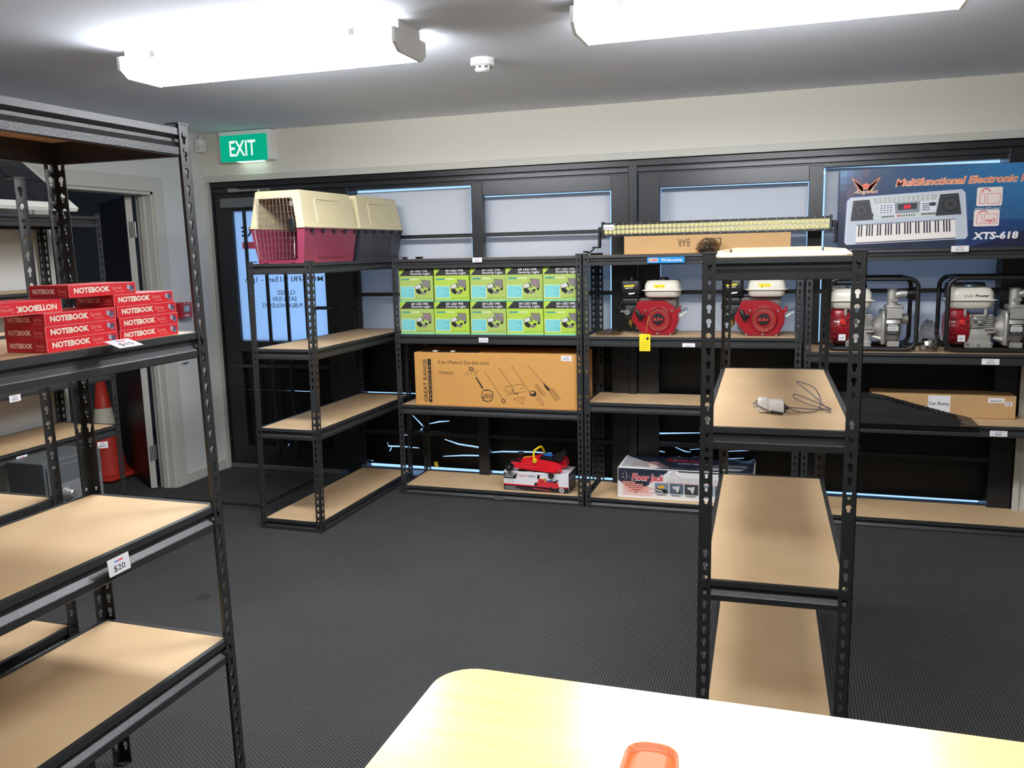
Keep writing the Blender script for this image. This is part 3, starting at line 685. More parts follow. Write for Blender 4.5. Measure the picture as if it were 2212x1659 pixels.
# ---- pet carriers
def pet_carrier(label, loc, low, upc, seed):
    t = thing('pet_carrier', label, 'pet carrier', loc, -.0113, 'two-tone plastic pet carriers')
    W, Dp, Hh_, zf = .335, .565, .380, .186
    ins = .028   # taper
    def panel(q, side, lower, m):
        # four walls of one half; u runs along the wall, v up
        z0, z1 = (0.0, zf) if lower else (zf, Hh_)
        i0, i1 = (ins, 0) if lower else (0, ins*1.15)
        ht = z1-z0
        sl = math.hypot(ht, i1-i0)
        if side in 'LR':
            wd = Dp
            def pt(u, v): k = v/sl; return (u, v)
            holes = []
            for k in range(11):
                u = .165+k*.024; va, vb = (.042, .150) if lower else (.040, .135)
                holes.append([(u, va), (u+.0065, va), (u+.0065, vb), (u, vb)])
            outer = [(i0*.6, 0), (wd-i0*.6, 0), (wd-i1*.6, sl), (i1*.6, sl)]
            y = -1
            if side == 'R':
                O = Vector((W-i0, 0, z0)); V = Vector(((i0-i1), 0, ht)).normalized(); U = Vector((0, 1, 0))
            else:
                O = Vector((i0, Dp, z0)); V = Vector(((i1-i0), 0, ht)).normalized(); U = Vector((0, -1, 0))
            q.holed(outer, holes, (O, U, V), .011, m)
        else:
            wd = W
            outer = [(i0, 0), (wd-i0, 0), (wd-i1, sl), (i1, sl)]
            if side == 'F':
                O = Vector((0, i0*.6, z0)); V = Vector((0, (i1-i0)*.6, ht)).normalized(); U = Vector((1, 0, 0))
                if lower: holes = [[(.048, .026), (.060, .018), (.262, .018), (.274, .026), (.288, sl+.01), (.034, sl+.01)]]
                else: holes = [[(.034, -.01), (.288, -.01), (.268, .152), (.255, .163), (.062, .163), (.050, .152)]]
            else:
                O = Vector((W, Dp-i0*.6, z0)); V = Vector((0, (i0-i1)*.6, ht)).normalized(); U = Vector((-1, 0, 0)); holes = []
                for k in range(8):
                    u = .075+k*.024; holes.append([(u, .05), (u+.0065, .05), (u+.0065, .14), (u, .14)])
            q.holed(outer, holes, (O, U, V), .003, m)
    for lower, nm, m in ((True, 'base_tub', low), (False, 'top_shell', upc)):
        q = MB()
        for s_ in 'LRFB': panel(q, s_, lower, m)
        if lower:
            q.box(ins, W-ins, ins*.6, Dp-ins*.6, 0, .004, m); pass
            for xa, xb, ya, yb in ((-.006, .003, -.004, Dp+.004), (W-.003, W+.006, -.004, Dp+.004)): q.box(xa, xb, ya, yb, zf-.008, zf-.0005, m)
            for x in (.07, .235): q.box(x, x+.02, .002, .012, .006, .014, m)
            q.box(W-ins*.75, W-ins*.55, .15, .44, .030, .034, m)
        else:
            i = ins*1.15
            q.rbox(i, W-i, i*.6, Dp-i*.6, Hh_-.004, Hh_+.004, m, .014, .003)
            for xa, xb in ((-.010, .003), (W-.003, W+.012)): q.box(xa, xb, -.008, Dp+.008, zf, zf+.008, m)
            q.box(-.010, .034, -.008, .008, zf, zf+.008, m); q.box(.290, W+.012, -.008, .008, zf, zf+.008, m)
            q.tube([(.034, .012, zf), (.05, .013, zf+.150), (.062, .014, zf+.162), (.255, .014, zf+.162), (.268, .013, zf+.15), (.288, .012, zf)], .006, m, 8)
            # pressed panel outline round the vents
            sx = lambda z: W - (z-zf)/(Hh_-zf)*ins*1.15 + .0012
            pts = [(sx(zf+.03), .145, zf+.03), (sx(zf+.15), .150, zf+.15), (sx(zf+.155), .165, zf+.155), (sx(zf+.155), .42, zf+.155)]
            q.tube(pts, .003, m, 6)
        q.build(nm, t)
    lt = mat('carrier_clip', (30, 28, 32), .5); q = MB()
    q.box(W-.004, W+.010, 0, .016, zf-.026, zf-.002, lt); c0 = q.build('clip', t, loc=(0, .06, 0))
    for y in (.17, .29, .41, .53): obj('clip', c0.data, t, loc=(0, y, 0))
    # wire door
    q = MB(); wm = mat('chrome_wire', (196, 192, 186), .25, .9); yd = -.002
    xl = lambda z: .040 + (.014*(1-z/zf) if z < zf else .020*(z-zf)/(Hh_-zf)); xr = lambda z: .284 - (.014*(1-z/zf) if z < zf else .020*(z-zf)/(Hh_-zf))
    for k in range(10):
        f = (k+.5)/10; pts = [(xl(z)+(xr(z)-xl(z))*f, yd, z) for z in (.022, zf, .345)]; q.tube(pts, .0011, wm, 5)
    for k in range(10):
        z = .030+k*.0345; q.tube([(xl(z), yd-.002, z), (xr(z), yd-.002, z)], .0011, wm, 5)
    q.build('wire_door', t)
    q = MB(); q.tube([(.045, yd-.004, .020), (.030, yd-.004, zf-.004)], .0026, wm, 6); q.tube([(.058, yd-.003, zf+.02), (.050, yd-.003, .352)], .0022, wm, 6)
    q.tube([(.262, yd-.004, .354), (.266, yd-.004, .25), (.257, yd-.006, .243), (.248, yd-.006, .248)], .0022, wm, 6); q.tube([(.268, yd-.004, .034), (.272, yd-.004, .135), (.262, yd-.006, .140), (.260, yd-.006, .120)], .0022, wm, 6)
    q.box(.255, .275, yd-.006, yd-.001, .300, .325, mat('latch_plate', (150, 148, 140), .4, .5)); q.build('door_rods', t)
    q = MB(); q.box(.242, .278, yd-.006, yd+.006, .165, .235, M['black']); q.build('latch', t, .006)
    return t
bei = mat('beige_plastic', (216, 204, 164), .45)
pet_carrier('beige and maroon pet carrier with a wire door, nearest on the end-on shelf', (-2.760, -.566, 1.4915), mat('maroon_plastic', (140, 54, 80), .4), bei, 1)
pet_carrier('beige and charcoal pet carrier behind the maroon one', (-2.748, .034, 1.4915), mat('charcoal_plastic', (52, 53, 62), .45), bei, 2)

# ---- trolley jack and its box
wht = M['white']
t = thing('trolley_jack_box', 'white and black carton printed TROLLEY JACK under the red jack', 'box', (-1.645, .290, .057))
TL, TD, TH = .417, .185, .124
carton(t, 0, TL, 0, TD, 0, TH, mat('gloss_white_card', (232, 228, 232), .3), .003)
p = Print((0, 0, 0), (1, 0, 0), (0, 0, 1))
p.rect(.001, .002, TL-.001, .034, prbk, 1); p.poly([(.001, .040), (.001, .034), (TL-.001, .034), (TL-.001, .040)], M['red'], 2); p.poly([(.002, .044), (.002, .030), (.16, .034), (.16, .040)], M['red'], 1)
p.poly([(.002, .076), (.080, .076), (.092, .112), (.002, .112)], prbk, 1); p.text('SWING CARRY', .010, .099, .009, wht, 2, w=.074, bold=.02, shear=.2); p.text('HANDLE', .008, .085, .009, wht, 2, w=.055, bold=.02, shear=.2)
p.text('TROLLEY', .098, .091, .0135, M['red'], 2, w=.058, bold=.012, shear=.25); p.text('JACK', .160, .091, .0135, prbk, 2, w=.032, bold=.015, shear=.25); p.poly([(.196, .091), (.207, .097), (.196, .103)], prbk, 1)
p.text('o  MINI 135MM', .010, .065, .007, M['greyink'], 1, w=.058); p.text('o  MAX 330MM', .010, .053, .007, M['greyink'], 1, w=.058)
for i, w_ in enumerate((.075, .07, .065, .095, .13)): p.rect(.008, .026-.005*i, .008+w_, .0275-.005*i, mat('fine_print', (170, 170, 170), .6), 2)
rp = mat('printed_jack_red', (206, 52, 60), .35)
p.poly([(.205, .050), (.226, .072), (.330, .070), (.352, .062), (.354, .034), (.335, .028), (.21, .036)], rp, 3); p.poly([(.222, .074), (.232, .086), (.270, .078), (.280, .070), (.26, .068)], rp, 3)
p.poly([(.218, .080), (.232, .086), (.236, .108), (.220, .108)], prbk, 3); p.poly([(.240, .088), (.270, .084), (.276, .074), (.262, .076)], mat('printed_orange', (240, 150, 40), .4), 4); p.rect(.263, .066, .270, .090, mat('printed_yellow', (240, 214, 40), .4), 4)
p.poly([(.280, .078), (.312, .078), (.314, .070), (.282, .070)], mat('printed_blue', (40, 110, 190), .4), 4); p.poly([(.312, .070), (.336, .076), (.350, .086), (.352, .076), (.336, .064), (.316, .064)], prbk, 4); p.disc(.208, .048, .010, prbk, 4); p.disc(.305, .030, .007, prbk, 4); p.line([(.190, .022), (.30, .012)], .005, rp, 3)
p.disc(.372, .020, .016, mat('silver_badge', (190, 186, 192), .3), 3, 20); p.text('2', .3655, .011, .019, prbk, 4, bold=.02)
p.build('front_print', t)
p = Print((TL, 0, 0), (0, 1, 0), (0, 0, 1)); p.rect(.001, .001, TD-.001, TH-.001, prbk, 1); p.text('TROLLEY JACK', .02, .085, .014, wht, 2, w=.11, bold=.01)
for i in range(4): p.rect(.02, .062-.013*i, .13-.01*(i % 2), .066-.013*i, mat('dull_print', (92, 80, 70), .6), 2)
p.build('side_print', t)
p = Print((0, 0, TH), (1, 0, 0), (0, 1, 0))
for i, (a, c_) in enumerate(((.02, .05), (.09, .15), (.19, .23), (.27, .33))): p.poly([(a, .002), (c_, .002), (c_+.02, TD-.002), (a+.02, TD-.002)], prbk if i % 2 else mat('chrome_print', (150, 148, 150), .3), 1)
p.build('top_print', t)

rj = mat('jack_red_paint', (222, 30, 42), .22, coat=.4)
t = thing('trolley_jack', 'red trolley jack with a yellow carry handle on top of its carton', 'jack', (-1.600, .283, .183))
side = [(.032, .021), (.13, .012), (.228, .005), (.318, .004), (.332, .013), (.326, .053), (.308, .065), (.255, .0745), (.188, .081), (.178, .094), (.149, .084), (.111, .064), (.069, .055), (.011, .057), (.028, .042)]
for y0 in (0, .105):
    q = MB(); q.holed(side, [], ((0, y0, 0), (1, 0, 0), (0, 0, 1)), .005, rj)
    if y0 == 0:
        q.tube([(.05, -.0005, .032), (.12, -.0005, .030), (.19, -.0005, .026), (.21, -.0005, .04), (.16, -.0005, .055), (.145, -.0005, .045), (.13, -.0005, .052), (.075, -.0005, .044)], .0028, rj, 6)
        q.tube([(.03, .001, .045), (.011, .001, .057), (.069, .001, .055), (.111, .001, .064), (.149, .001, .084), (.178, .001, .094)], .003, rj, 6)
    q.build('side_plate', t, .0015)
q = MB(); q.prism([(.235, .010), (.285, .004), (.295, .024), (.25, .026)], -.012, 0, rj, 'y'); q.build('caster_bracket', t, .002)
q = MB(); q.box(.03, .15, .006, .102, .03, .045, M['black']); q.prism([(.06, .058), (.075, .075), (.20, .102), (.21, .085), (.10, .052)], .03, .075, rj, 'y'); q.build('lift_arm', t, .003)
q = MB(); q.prism([(.078, .077), (.15, .093), (.153, .099), (.082, .086)], .028, .034, mat('jack_orange', (240, 150, 46), .3), 'y'); q.build('arm_stripe', t)
q = MB(); q.lathe([(.014, .09), (.018, .098), (.022, .102), (.019, .108), (.004, .109)], M['black'], c=(.055, .055, 0), n=16); q.cyl((.055, .055, .06), (.055, .055, .092), .011, M['black'], 12); q.build('saddle', t)
yel = mat('jack_yellow', (248, 214, 20), .3)
q = MB(); q.lathe([(.0135, -.010), (.0135, -.002)], yel, c=(.163, 0, .074), axis='y', n=18)
q.tube([(.163, -.006, .074), (.158, -.006, .100), (.156, -.004, .128), (.160, .0, .136), (.180, .03, .150), (.188, .045, .152), (.192, .056, .148), (.200, .075, .118), (.200, .10, .09)], .0062, yel, 10); q.build('carry_handle', t)
q = MB(); q.lathe([(.005, -.013), (.005, -.009)], M['steel'], c=(.163, 0, .074), axis='y', n=8); q.build('bolt', t)
q = MB(); q.lathe([(.006, -.005), (.006, .0)], M['steel'], c=(.314, 0, .016), axis='y', n=8); q.build('bolt', t)
q = MB(); q.prism([(.183, .083), (.205, .108), (.262, .098), (.285, .078), (.262, .073)], .015, .09, M['black'], 'y'); q.build('pump_block', t, .003)
q = MB(); q.add([(.208, .018, .1085), (.258, .018, .0995), (.262, .07, .0995), (.212, .07, .1085)], [(0, 1, 2, 3)], mat('jack_blue_sticker', (30, 112, 190), .4)); q.build('blue_sticker', t)
q = MB(); q.prism([(.268, .070), (.285, .112), (.318, .122), (.330, .112), (.322, .068)], .03, .085, M['black'], 'y'); q.cyl((.318, .057, .10), (.338, .057, .128), .016, M['black'], 14); q.build('handle_socket', t, .004)
for xx, yy, nm in ((0.0, -.006, 'front_wheel'), (0.0, .104, 'front_wheel')):
    q = MB(); q.lathe([(.0255, 0), (.027, .003), (.027, .016), (.0255, .019)], M['black'], c=(xx, yy-.012, .0285), axis='y', n=22); q.lathe([(.007, -.002), (.007, .0)], M['steel'], c=(xx, yy-.012, .0285), axis='y', n=10); q.build(nm, t)
q = MB(); q.lathe([(.016, 0), (.0175, .003), (.0175, .011), (.016, .014)], M['black'], c=(.268, -.024, -.012), axis='y', n=18); q.cyl((.268, -.027, -.012), (.268, -.007, -.012), .004, mat('brass', (190, 160, 80), .3, .8), 8); q.box(.262, .274, -.009, -.004, -.016, .012, M['rivet']); q.build('rear_caster', t)
q = MB(); q.prism([(.30, .02), (.345, .02), (.352, .05), (.345, .075), (.325, .088), (.306, .085)], .11, .115, mat('jack_dark_red', (150, 26, 36), .3), 'y'); q.build('rear_plate', t, .001)

# ---- floor jack carton
t = thing('floor_jack_box', 'white navy and red carton printed Floor Jack on the bottom shelf', 'box', (-.928, .292, .057))
JL, JD, JH = .782, .335, .186
carton(t, 0, JL, 0, JD, 0, JH, mat('scuffed_white_card', (232, 228, 224), .4), .004)
nav = mat('navy_print', (40, 46, 60), .4); pk = mat('pink_text', (232, 140, 128), .5)
p = Print((0, 0, 0), (1, 0, 0), (0, 0, 1))
p.poly([(.004, JH-.003), (.004, .108), (.105, .036), (.116, .036), (.300, JH-.012), (.308, JH-.003)], nav, 1); p.rect(.30, JH-.012, JL-.004, JH-.003, nav, 1)
p.text('3', .026, .116, .044, prbk, 4, bold=.045); p.text('3', .0265, .117, .042, M['white'], 3, bold=.07); p.text('T', .062, .117, .020, M['greyink'], 4, bold=.02)
p.text('Floor Jack', .083, .112, .040, M['white'], 3, w=.196, bold=.06, shear=.2); p.text('Floor Jack', .085, .114, .038, M['red'], 4, w=.190, bold=.025, shear=.2)
p.text('LOW PROFILE WIDE COURSE', .292, .117, .022, M['greyink'], 3, w=.31, bold=.03); p.text('LOW PROFILE WIDE COURSE', .293, .118, .020, M['white'], 4, w=.307, bold=.005); p.line([(.285, .108), (.62, .108)], .002, M['red'], 3)
for i, (a, c_) in enumerate(((.028, .12), (.030, .170), (.036, .205), (.046, .20), (.058, .175))):
    z = .094-i*.0125; p.rect(a, z, a+(c_-.03)*.86, z+.0085, mat('salmon_print', (236, 154, 136), .5), 3)
for i, w_ in enumerate((.19, .21, .15, .20, .185, .17)): p.rect(.03, .068-.0095*i, .03+w_, .0712-.0095*i, pk, 2)
sk = (mat('photo_sky', (120, 132, 150), .4), mat('photo_slate', (86, 98, 116), .4), mat('photo_dark', (60, 62, 66), .4))
for i in range(6):
    a = .222+i*.086; p.rect(a, .042, a+.080, .104, sk[i % 3], 2)
    if i == 0: p.poly([(a+.01, .07), (a+.07, .062), (a+.076, .045), (a+.004, .052)], prbk, 3); p.poly([(a+.018, .084), (a+.05, .09), (a+.06, .076), (a+.022, .068)], mat('photo_amber', (230, 170, 40), .4), 4); p.disc(a+.058, .054, .012, prbk, 5); p.poly([(a+.004, .066), (a+.05, .056), (a+.05, .05), (a+.004, .058)], lampl, 5)
    else: p.poly([(a+.014, .086), (a+.06, .092), (a+.054, .070), (a+.022, .072)], lampl, 3); p.disc(a+.046, .058, .014, prbk, 3); p.poly([(a+.034, .072), (a+.056, .074), (a+.05, .050), (a+.042, .050)], lampl, 4)
    p.rect(a+.006, .034, a+.07, .037, prbk, 2); p.rect(a+.012, .028, a+.06, .031, prbk, 2)
p.build('front_print', t)
p = Print((0, 0, JH), (1, 0, 0), (0, 1, 0))
p.poly([(.30, .004), (JL-.004, .004), (JL-.004, JD-.004), (.02, JD-.004), (.02, JD-.05)], nav, 1); p.poly([(.20, .004), (.31, .06), (.62, .02), (.62, .004)], mat('black_grey_print', (70, 66, 66), .4), 2)
for i in range(6): p.rect(.07, .05+.022*i, .30-.015*i, .058+.022*i, mat('pale_pink_print', (232, 172, 162), .5), 2)
p.text('FLOOR JACK', .26, .20, .05, M['red'], 3, w=.24, bold=.02, shear=.2); p.text('LOW PROFILE', .34, .14, .03, M['white'], 3, w=.2, bold=.01)
p.poly([(.45, .03), (.70, .05), (.73, .09), (.52, .10)], lampl, 2); p.poly([(.50, .11), (.74, .12), (.74, .18), (.56, .17)], lampg, 2)
p.build('top_print', t)
q = MB(); fm = glass_mat('clear_film', (236, 240, 246), .16, .08)
def wrap(x, y): return JH+.004+.006*math.sin(23*x+7*y)*math.sin(11*y+5*x)+.003*math.sin(61*x)
g_ = [[(i*.036+.02, .02+j*.045, wrap(i*.036, j*.045)) for j in range(8)] for i in range(22)]
q.add([p_ for r_ in g_ for p_ in r_], [(i*8+j, i*8+8+j, i*8+9+j, i*8+1+j) for i in range(21) for j in range(7)], fm, True); q.build('clear_wrap', t)
price_tag('white ticket reading $165 on the front of the floor jack carton', (-.600, .290, .222), .062, .030, '$165')

# ---- engines
er = mat('engine_red', (150, 20, 34), .28, coat=.3); erd = mat('engine_dark_red', (110, 14, 26), .5); crm = mat('tank_cream', (232, 228, 212), .3, coat=.3); fin = mat('finned_grey', (108, 106, 102), .5, .4)
def engine(label, x):
    t = thing('petrol_engine', label, 'engine', (x, .345, 1.0265), 0, 'red 6.5 horsepower engines')
    cx, cz = .026, .095
    out = [(-.071, .008), (-.060, .000), (.098, .000), (.108, .012)] + [(cx+.112*math.cos(math.radians(a)), cz+.103*math.sin(math.radians(a))) for a in range(-30, 100, 10)] + [(-.085, .197), (-.100, .190), (-.104, .165), (-.118, .135), (-.133, .105), (-.128, .085)]
    q = MB(); q.prism(out, .012, .085, er, 'y'); q.build('fan_shroud', t, .007, 3)
    q = MB(); q.prism([(a*.92+.002, .01+c_*.90) for a, c_ in out], .003, .013, er, 'y'); q.build('shroud_face', t, .005, 3)
    q = MB(); q.lathe([(.072, .006), (.075, -.002), (.070, -.012), (.064, -.016), (.0645, -.010)], er, c=(cx, 0, cz), axis='y', n=40, caps=False)
    nsl = 22; circ = lambda r, n=44: [(r*math.cos(2*PI*i/n), r*math.sin(2*PI*i/n)) for i in range(n)]
    hs = []
    for i in range(nsl):
        a = 2*PI*i/nsl; b_ = a+.28
        hs.append([(.044*math.cos(a), .044*math.sin(a)), (.060*math.cos(b_), .060*math.sin(b_)), (.060*math.cos(b_+.13), .060*math.sin(b_+.13)), (.044*math.cos(a+.15), .044*math.sin(a+.15))])
    q.holed(circ(.0655), hs, ((cx, -.011, cz), (1, 0, 0), (0, 0, 1)), .003, er); q.build('recoil_cover', t)
    q = MB(); q.lathe([(.062, -.006), (.062, -.004)], mat('recoil_inside', (150, 120, 80), .6), c=(cx, 0, cz), axis='y', n=30); q.build('fan_screen', t)
    q = MB(); q.lathe([(.033, -.010), (.033, -.0145), (.030, -.016)], M['black'], c=(cx, 0, cz), axis='y', n=28); q.build('centre_badge', t)
    p = Print((cx, -.0163, cz), (1, 0, 0), (0, 0, 1)); p.text('6.5', -.026, -.009, .018, mat('badge_red', (220, 60, 54), .4), 1, w=.033, bold=.02, shear=.15); p.text('HP', .009, -.009, .012, _mats['badge_red'], 1, w=.018, bold=.02, shear=.15); p.build('badge_lettering', t)
    for a, c_ in ((-.048, .142), (.103, .140), (.022, .012), (-.066, .008), (.096, .006)):
        q = MB(); q.lathe([(.0075, .003), (.0075, -.004), (.004, -.008)], M['steel'], c=(a, 0, c_), axis='y', n=10); q.build('bolt', t)
    q = MB(); q.X = Matrix.Translation((-.083, -.018, .118)) @ Matrix.Rotation(math.radians(-28), 4, 'Y'); q.rbox(-.012, .012, -.010, .010, -.034, .034, M['black'], .008); q.X = Matrix.Translation((-.068, -.012, .112)) @ Matrix.Rotation(math.radians(60), 4, 'Y'); q.rbox(-.009, .009, -.006, .012, -.022, .018, M['black'], .006); q.build('pull_handle', t)
    q = MB(); T0 = (-.078, .132)
    def tk(x0, x1, y0, y1, z, r):
        R = []
        for ax, ay, a0 in ((x1-r, y1-r, 0), (x0+r, y1-r, 90), (x0+r, y0+r, 180), (x1-r, y0+r, 270)):
            for i in range(5):
                a = math.radians(a0+22.5*i); R.append((ax+r*math.cos(a), ay+r*math.sin(a), z))
        return R
    q.loft([tk(-.045, .122, .05, .20, .215, .03), tk(-.060, .134, .035, .215, .224, .035), tk(-.064, .138, .03, .22, .255, .035)], crm)
    q.loft([tk(-.078, .150, .018, .232, .255, .035), tk(-.078, .150, .018, .232, .2585, .035), tk(-.064, .138, .03, .22, .261, .035), tk(-.062, .136, .032, .218, .290, .035), tk(-.052, .126, .045, .205, .310, .035), tk(-.035, .11, .06, .19, .314, .03)], crm); q.build('fuel_tank', t)
    q = MB(); q.lathe([(.037, .312), (.038, .322), (.034, .328)], M['black'], c=(.034, .11, 0), n=20); q.lathe([(.020, .328), (.019, .331)], M['steel'], c=(.034, .11, 0), n=16); q.build('fuel_cap', t)
    p = Print((-.006, .0312, .262), (1, 0, 0), (0, 0, 1)); ys = mat('sticker_yellow', (246, 220, 40), .4)
    p.X = Matrix.Translation((0, .0, 0)); p.rect(0, 0, .064, .028, ys, 1); p.poly([(.010, .004), (.028, .004), (.019, .022)], mat('sticker_mark', (176, 150, 20), .5), 2); p.poly([(.0145, .006), (.0235, .006), (.019, .016)], ys, 3)
    p.line([(.038, .008), (.046, .006), (.054, .008), (.054, .018), (.046, .016), (.038, .018), (.038, .008)], .0015, _mats['sticker_mark'], 2); p.build('warning_sticker', t)
    q = MB(); q.rbox(-.205, -.092, .06, .19, .225, .318, M['black'], .018); q.rbox(-.210, -.088, .055, .195, .214, .228, M['black'], .018); q.rbox(-.200, -.10, .07, .18, .165, .214, M['black'], .012); q.cyl((-.15, .12, .318), (-.15, .12, .330), .007, M['steel'], 8); q.build('air_filter', t)
    p = Print((-.186, .0595, .272), (1, 0, 0), (0, 0, 1)); p.poly([(.004, .004), (.060, .008), (.064, .018), (.0, .014)], ys, 1); p.poly([(.008, -.006), (.056, -.002), (.056, .003), (.008, -.001)], lampl, 1); p.poly([(.03, -.04), (.062, -.036), (.066, -.028), (.028, -.031)], wht, 1); p.build('filter_sticker', t)
    q = MB(); ck = mat('carb_dark', (44, 44, 46), .4, .4)
    q.rbox(-.185, -.10, .07, .14, .085, .17, ck, .01); q.cyl((-.165, .055, .128), (-.165, .08, .128), .016, M['steel'], 12); q.cyl((-.125, .05, .105), (-.125, .08, .105), .012, ck, 12); q.cyl((-.15, .1, .055), (-.15, .1, .09), .016, mat('brass', (190, 160, 80), .3, .8), 12); q.cyl((-.15, .1, .04), (-.15, .1, .056), .006, _mats['brass'], 8)
    q.box(-.205, -.16, .06, .066, .128, .140, M['steel']); q.box(-.13, -.10, .045, .052, .13, .16, ck); q.tube([(-.19, .06, .19), (-.205, .055, .175), (-.205, .055, .15), (-.185, .06, .14)], .004, M['black'], 6); q.build('carburettor', t)
    q = MB(); q.box(-.10, .10, .085, .26, .004, .20, fin)
    for i in range(7): q.box(-.118, .115, .09+.024*i, .099+.024*i, .07, .21, fin)
    q.box(-.09, .11, .07, .25, 0, .012, fin); q.prism([(-.12, .03), (-.08, .01), (-.08, .10), (-.118, .085)], .09, .15, fin, 'y'); q.build('crankcase', t, .002)
    q = MB(); q.box(.118, .150, .02, .06, .125, .150, er); q.cyl((.135, .03, .15), (.150, .03, .165), .006, er, 8); q.build('throttle_bracket', t, .003)
    q = MB(); q.tube([(.145, .02, .138), (.165, .015, .148), (.178, .012, .158), (.188, .012, .156), (.186, .012, .147), (.174, .014, .146), (.160, .016, .140)], .0016, M['ink'], 6); q.tube([(.14, .02, .130), (.16, .015, .122), (.178, .013, .130)], .0014, lampl, 6); q.add([(.140, .014, .112), (.148, .014, .106), (.188, .014, .134), (.182, .014, .138)], [(0, 1, 2, 3)], mat('wire_tag', (206, 222, 196), .5)); q.build('wire_lead', t)
    return t
engine('red 6.5HP petrol engine with a yellow swing tag hanging from it', -.722)
engine('red 6.5HP petrol engine seen through the end-on shelving frame', -.140)
t = thing('swing_tag', 'yellow swing tag hanging off the shelf edge below the left engine', 'tag', (-.755, .222, .948))
q = MB(); q.box(-.031, .031, 0, .0012, 0, .098, ys := mat('sticker_yellow', (246, 220, 40), .4)); q.build('card', t)
p = Print((-.031, -.0002, 0), (1, 0, 0), (0, 0, 1)); p.poly([(.036, .072), (.050, .084), (.054, .068), (.044, .062)], M['ink'], 1); p.disc(.022, .066, .002, M['ink'], 1)
for i in range(5): p.rect(.008, .008+.010*i, .054-.006*(i % 2), .0105+.010*i, mat('tag_olive', (196, 168, 30), .5), 1)
p.build('printed_marks', t)
q = MB(); q.tube([(-.002, .001, .097), (.0, .06, .105), (.002, .085, .16), (.010, .105, .19)], .0014, mat('orange_cord', (206, 150, 70), .6), 6); q.build('string', t)

# ---- welcome sign strip on the top beam
t = thing('welcome_strip', 'small blue strip reading Welcome on the top beam over the engines', 'sign', (-.640, .2225, 1.459))
q = MB(); q.box(-.103, .103, 0, .0015, -.0165, .0165, mat('welcome_blue', (24, 138, 204), .35)); q.build('strip', t)
p = Print((-.103, -.0002, -.0165), (1, 0, 0), (0, 0, 1)); p.rrect(.008, .006, .062, .028, .004, wht, 1); p.rrect(.010, .008, .060, .026, .003, mat('badge_navy', (40, 56, 120), .4), 2); p.rrect(.0125, .0105, .0575, .0235, .003, mat('badge_grey', (196, 200, 214), .4), 3); p.disc(.019, .017, .0055, mat('printed_orange', (240, 150, 40), .4), 4); p.rect(.028, .013, .054, .021, mat('tag_red', (226, 90, 90), .6), 4)
p.text('Welcome', .076, .0085, .0175, wht, 1, w=.118, bold=.008); p.build('lettering', t)

# ---- LED light bar on its carton
t = thing('light_bar_carton', 'long flat kraft carton printed LED BAR upside down, under the light bar', 'carton', (-.896, .352, 1.4915))
carton(t, 0, .915, 0, .11, 0, .104, M['kraft2'], .003)
p = Print((0, 0, 0), (1, 0, 0), (0, 0, 1)); bk = mat('brown_ink', (70, 50, 36), .6)
p.text('LED', .545, .082, .044, bk, 1, w=.092, rot=PI, bold=.0); p.text('BAR', .372, .082, .044, bk, 1, w=.066, rot=PI); p.line([(.548, .003), (.548, .101)], .0012, mat('crease', (168, 128, 80), .7), 1); p.build('front_print', t)
t = thing('led_light_bar', 'long double-row LED light bar lying across the flat kraft carton', 'light bar', (-1.030, .36, 1.597))
LB, LH = 1.258, .078
q = MB(); q.box(.012, LB-.012, .0, .055, 0, .011, M['black']); q.box(.012, LB-.012, .0, .055, LH-.011, LH, M['black']); q.box(.012, LB-.012, .018, .06, .01, LH-.01, M['black'])
for i in range(6): q.box(.012, LB-.012, .060, .082, .006+.0125*i, .0105+.0125*i, M['black'])
q.build('housing', t, .001)
for x in (0, LB-.013):
    q = MB(); q.box(x, x+.013, -.004, .068, -.006, LH+.006, M['black']); q.build('end_cap', t, .002)
q = MB(); refl = mat('reflector_chrome', (240, 237, 224), .2, .85); led = mat('led_yellow', (238, 232, 166), .3)
NL = 50; st = (LB-.034)/NL
for r_ in range(2):
    for i in range(NL):
        c = (.017+st*(i+.5), 0, .0115+.0275*(r_+.5)); n = 10
        q.lathe([(.0122, .002), (.0095, .009), (.0055, .014)], refl, c=c, axis='y', n=n, caps=False); q.lathe([(.0056, .012), (.0032, .009)], led, c=c, axis='y', n=8)
q.box(.013, LB-.013, .0142, .0185, .0112, LH-.0112, refl)
hs = []
q.build('reflector', t)
q = MB()
for i in range(25):
    for z in (.0055, LH-.0055): q.lathe([(.0026, 0), (.002, -.0018)], M['steel'], c=(.03+i*.0495, 0, z), axis='y', n=8)
q.build('screws', t)
for sx, x in ((-1, 0), (1, LB)):
    q = MB(); q.box(x+sx*.0, x+sx*.022, .02, .05, .022, .056, M['black']); q.box(x+sx*.012, x+sx*.023, .01, .06, -.058, .05, M['black']); q.box(x+sx*.014, x+sx*.058, .01, .06, -.066, -.056, M['black']) if sx < 0 else q.box(x+.008, x+.024, .01, .06, -.066, -.056, M['black']); q.build('bracket', t, .003)
q = MB(); q.tube([(-.048, .035, -.060), (-.055, .02, -.075), (-.070, -.02, -.090), (-.095, -.06, -.083), (-.10, -.02, -.0838), (-.085, .01, -.0838)], .0045, M['black'], 8); q.build('cable', t)
price_tag('white ticket reading $149.90 on the left end of the LED light bar', (-.988, .3575, 1.650), .068, .030, '$149.90', logo=False)
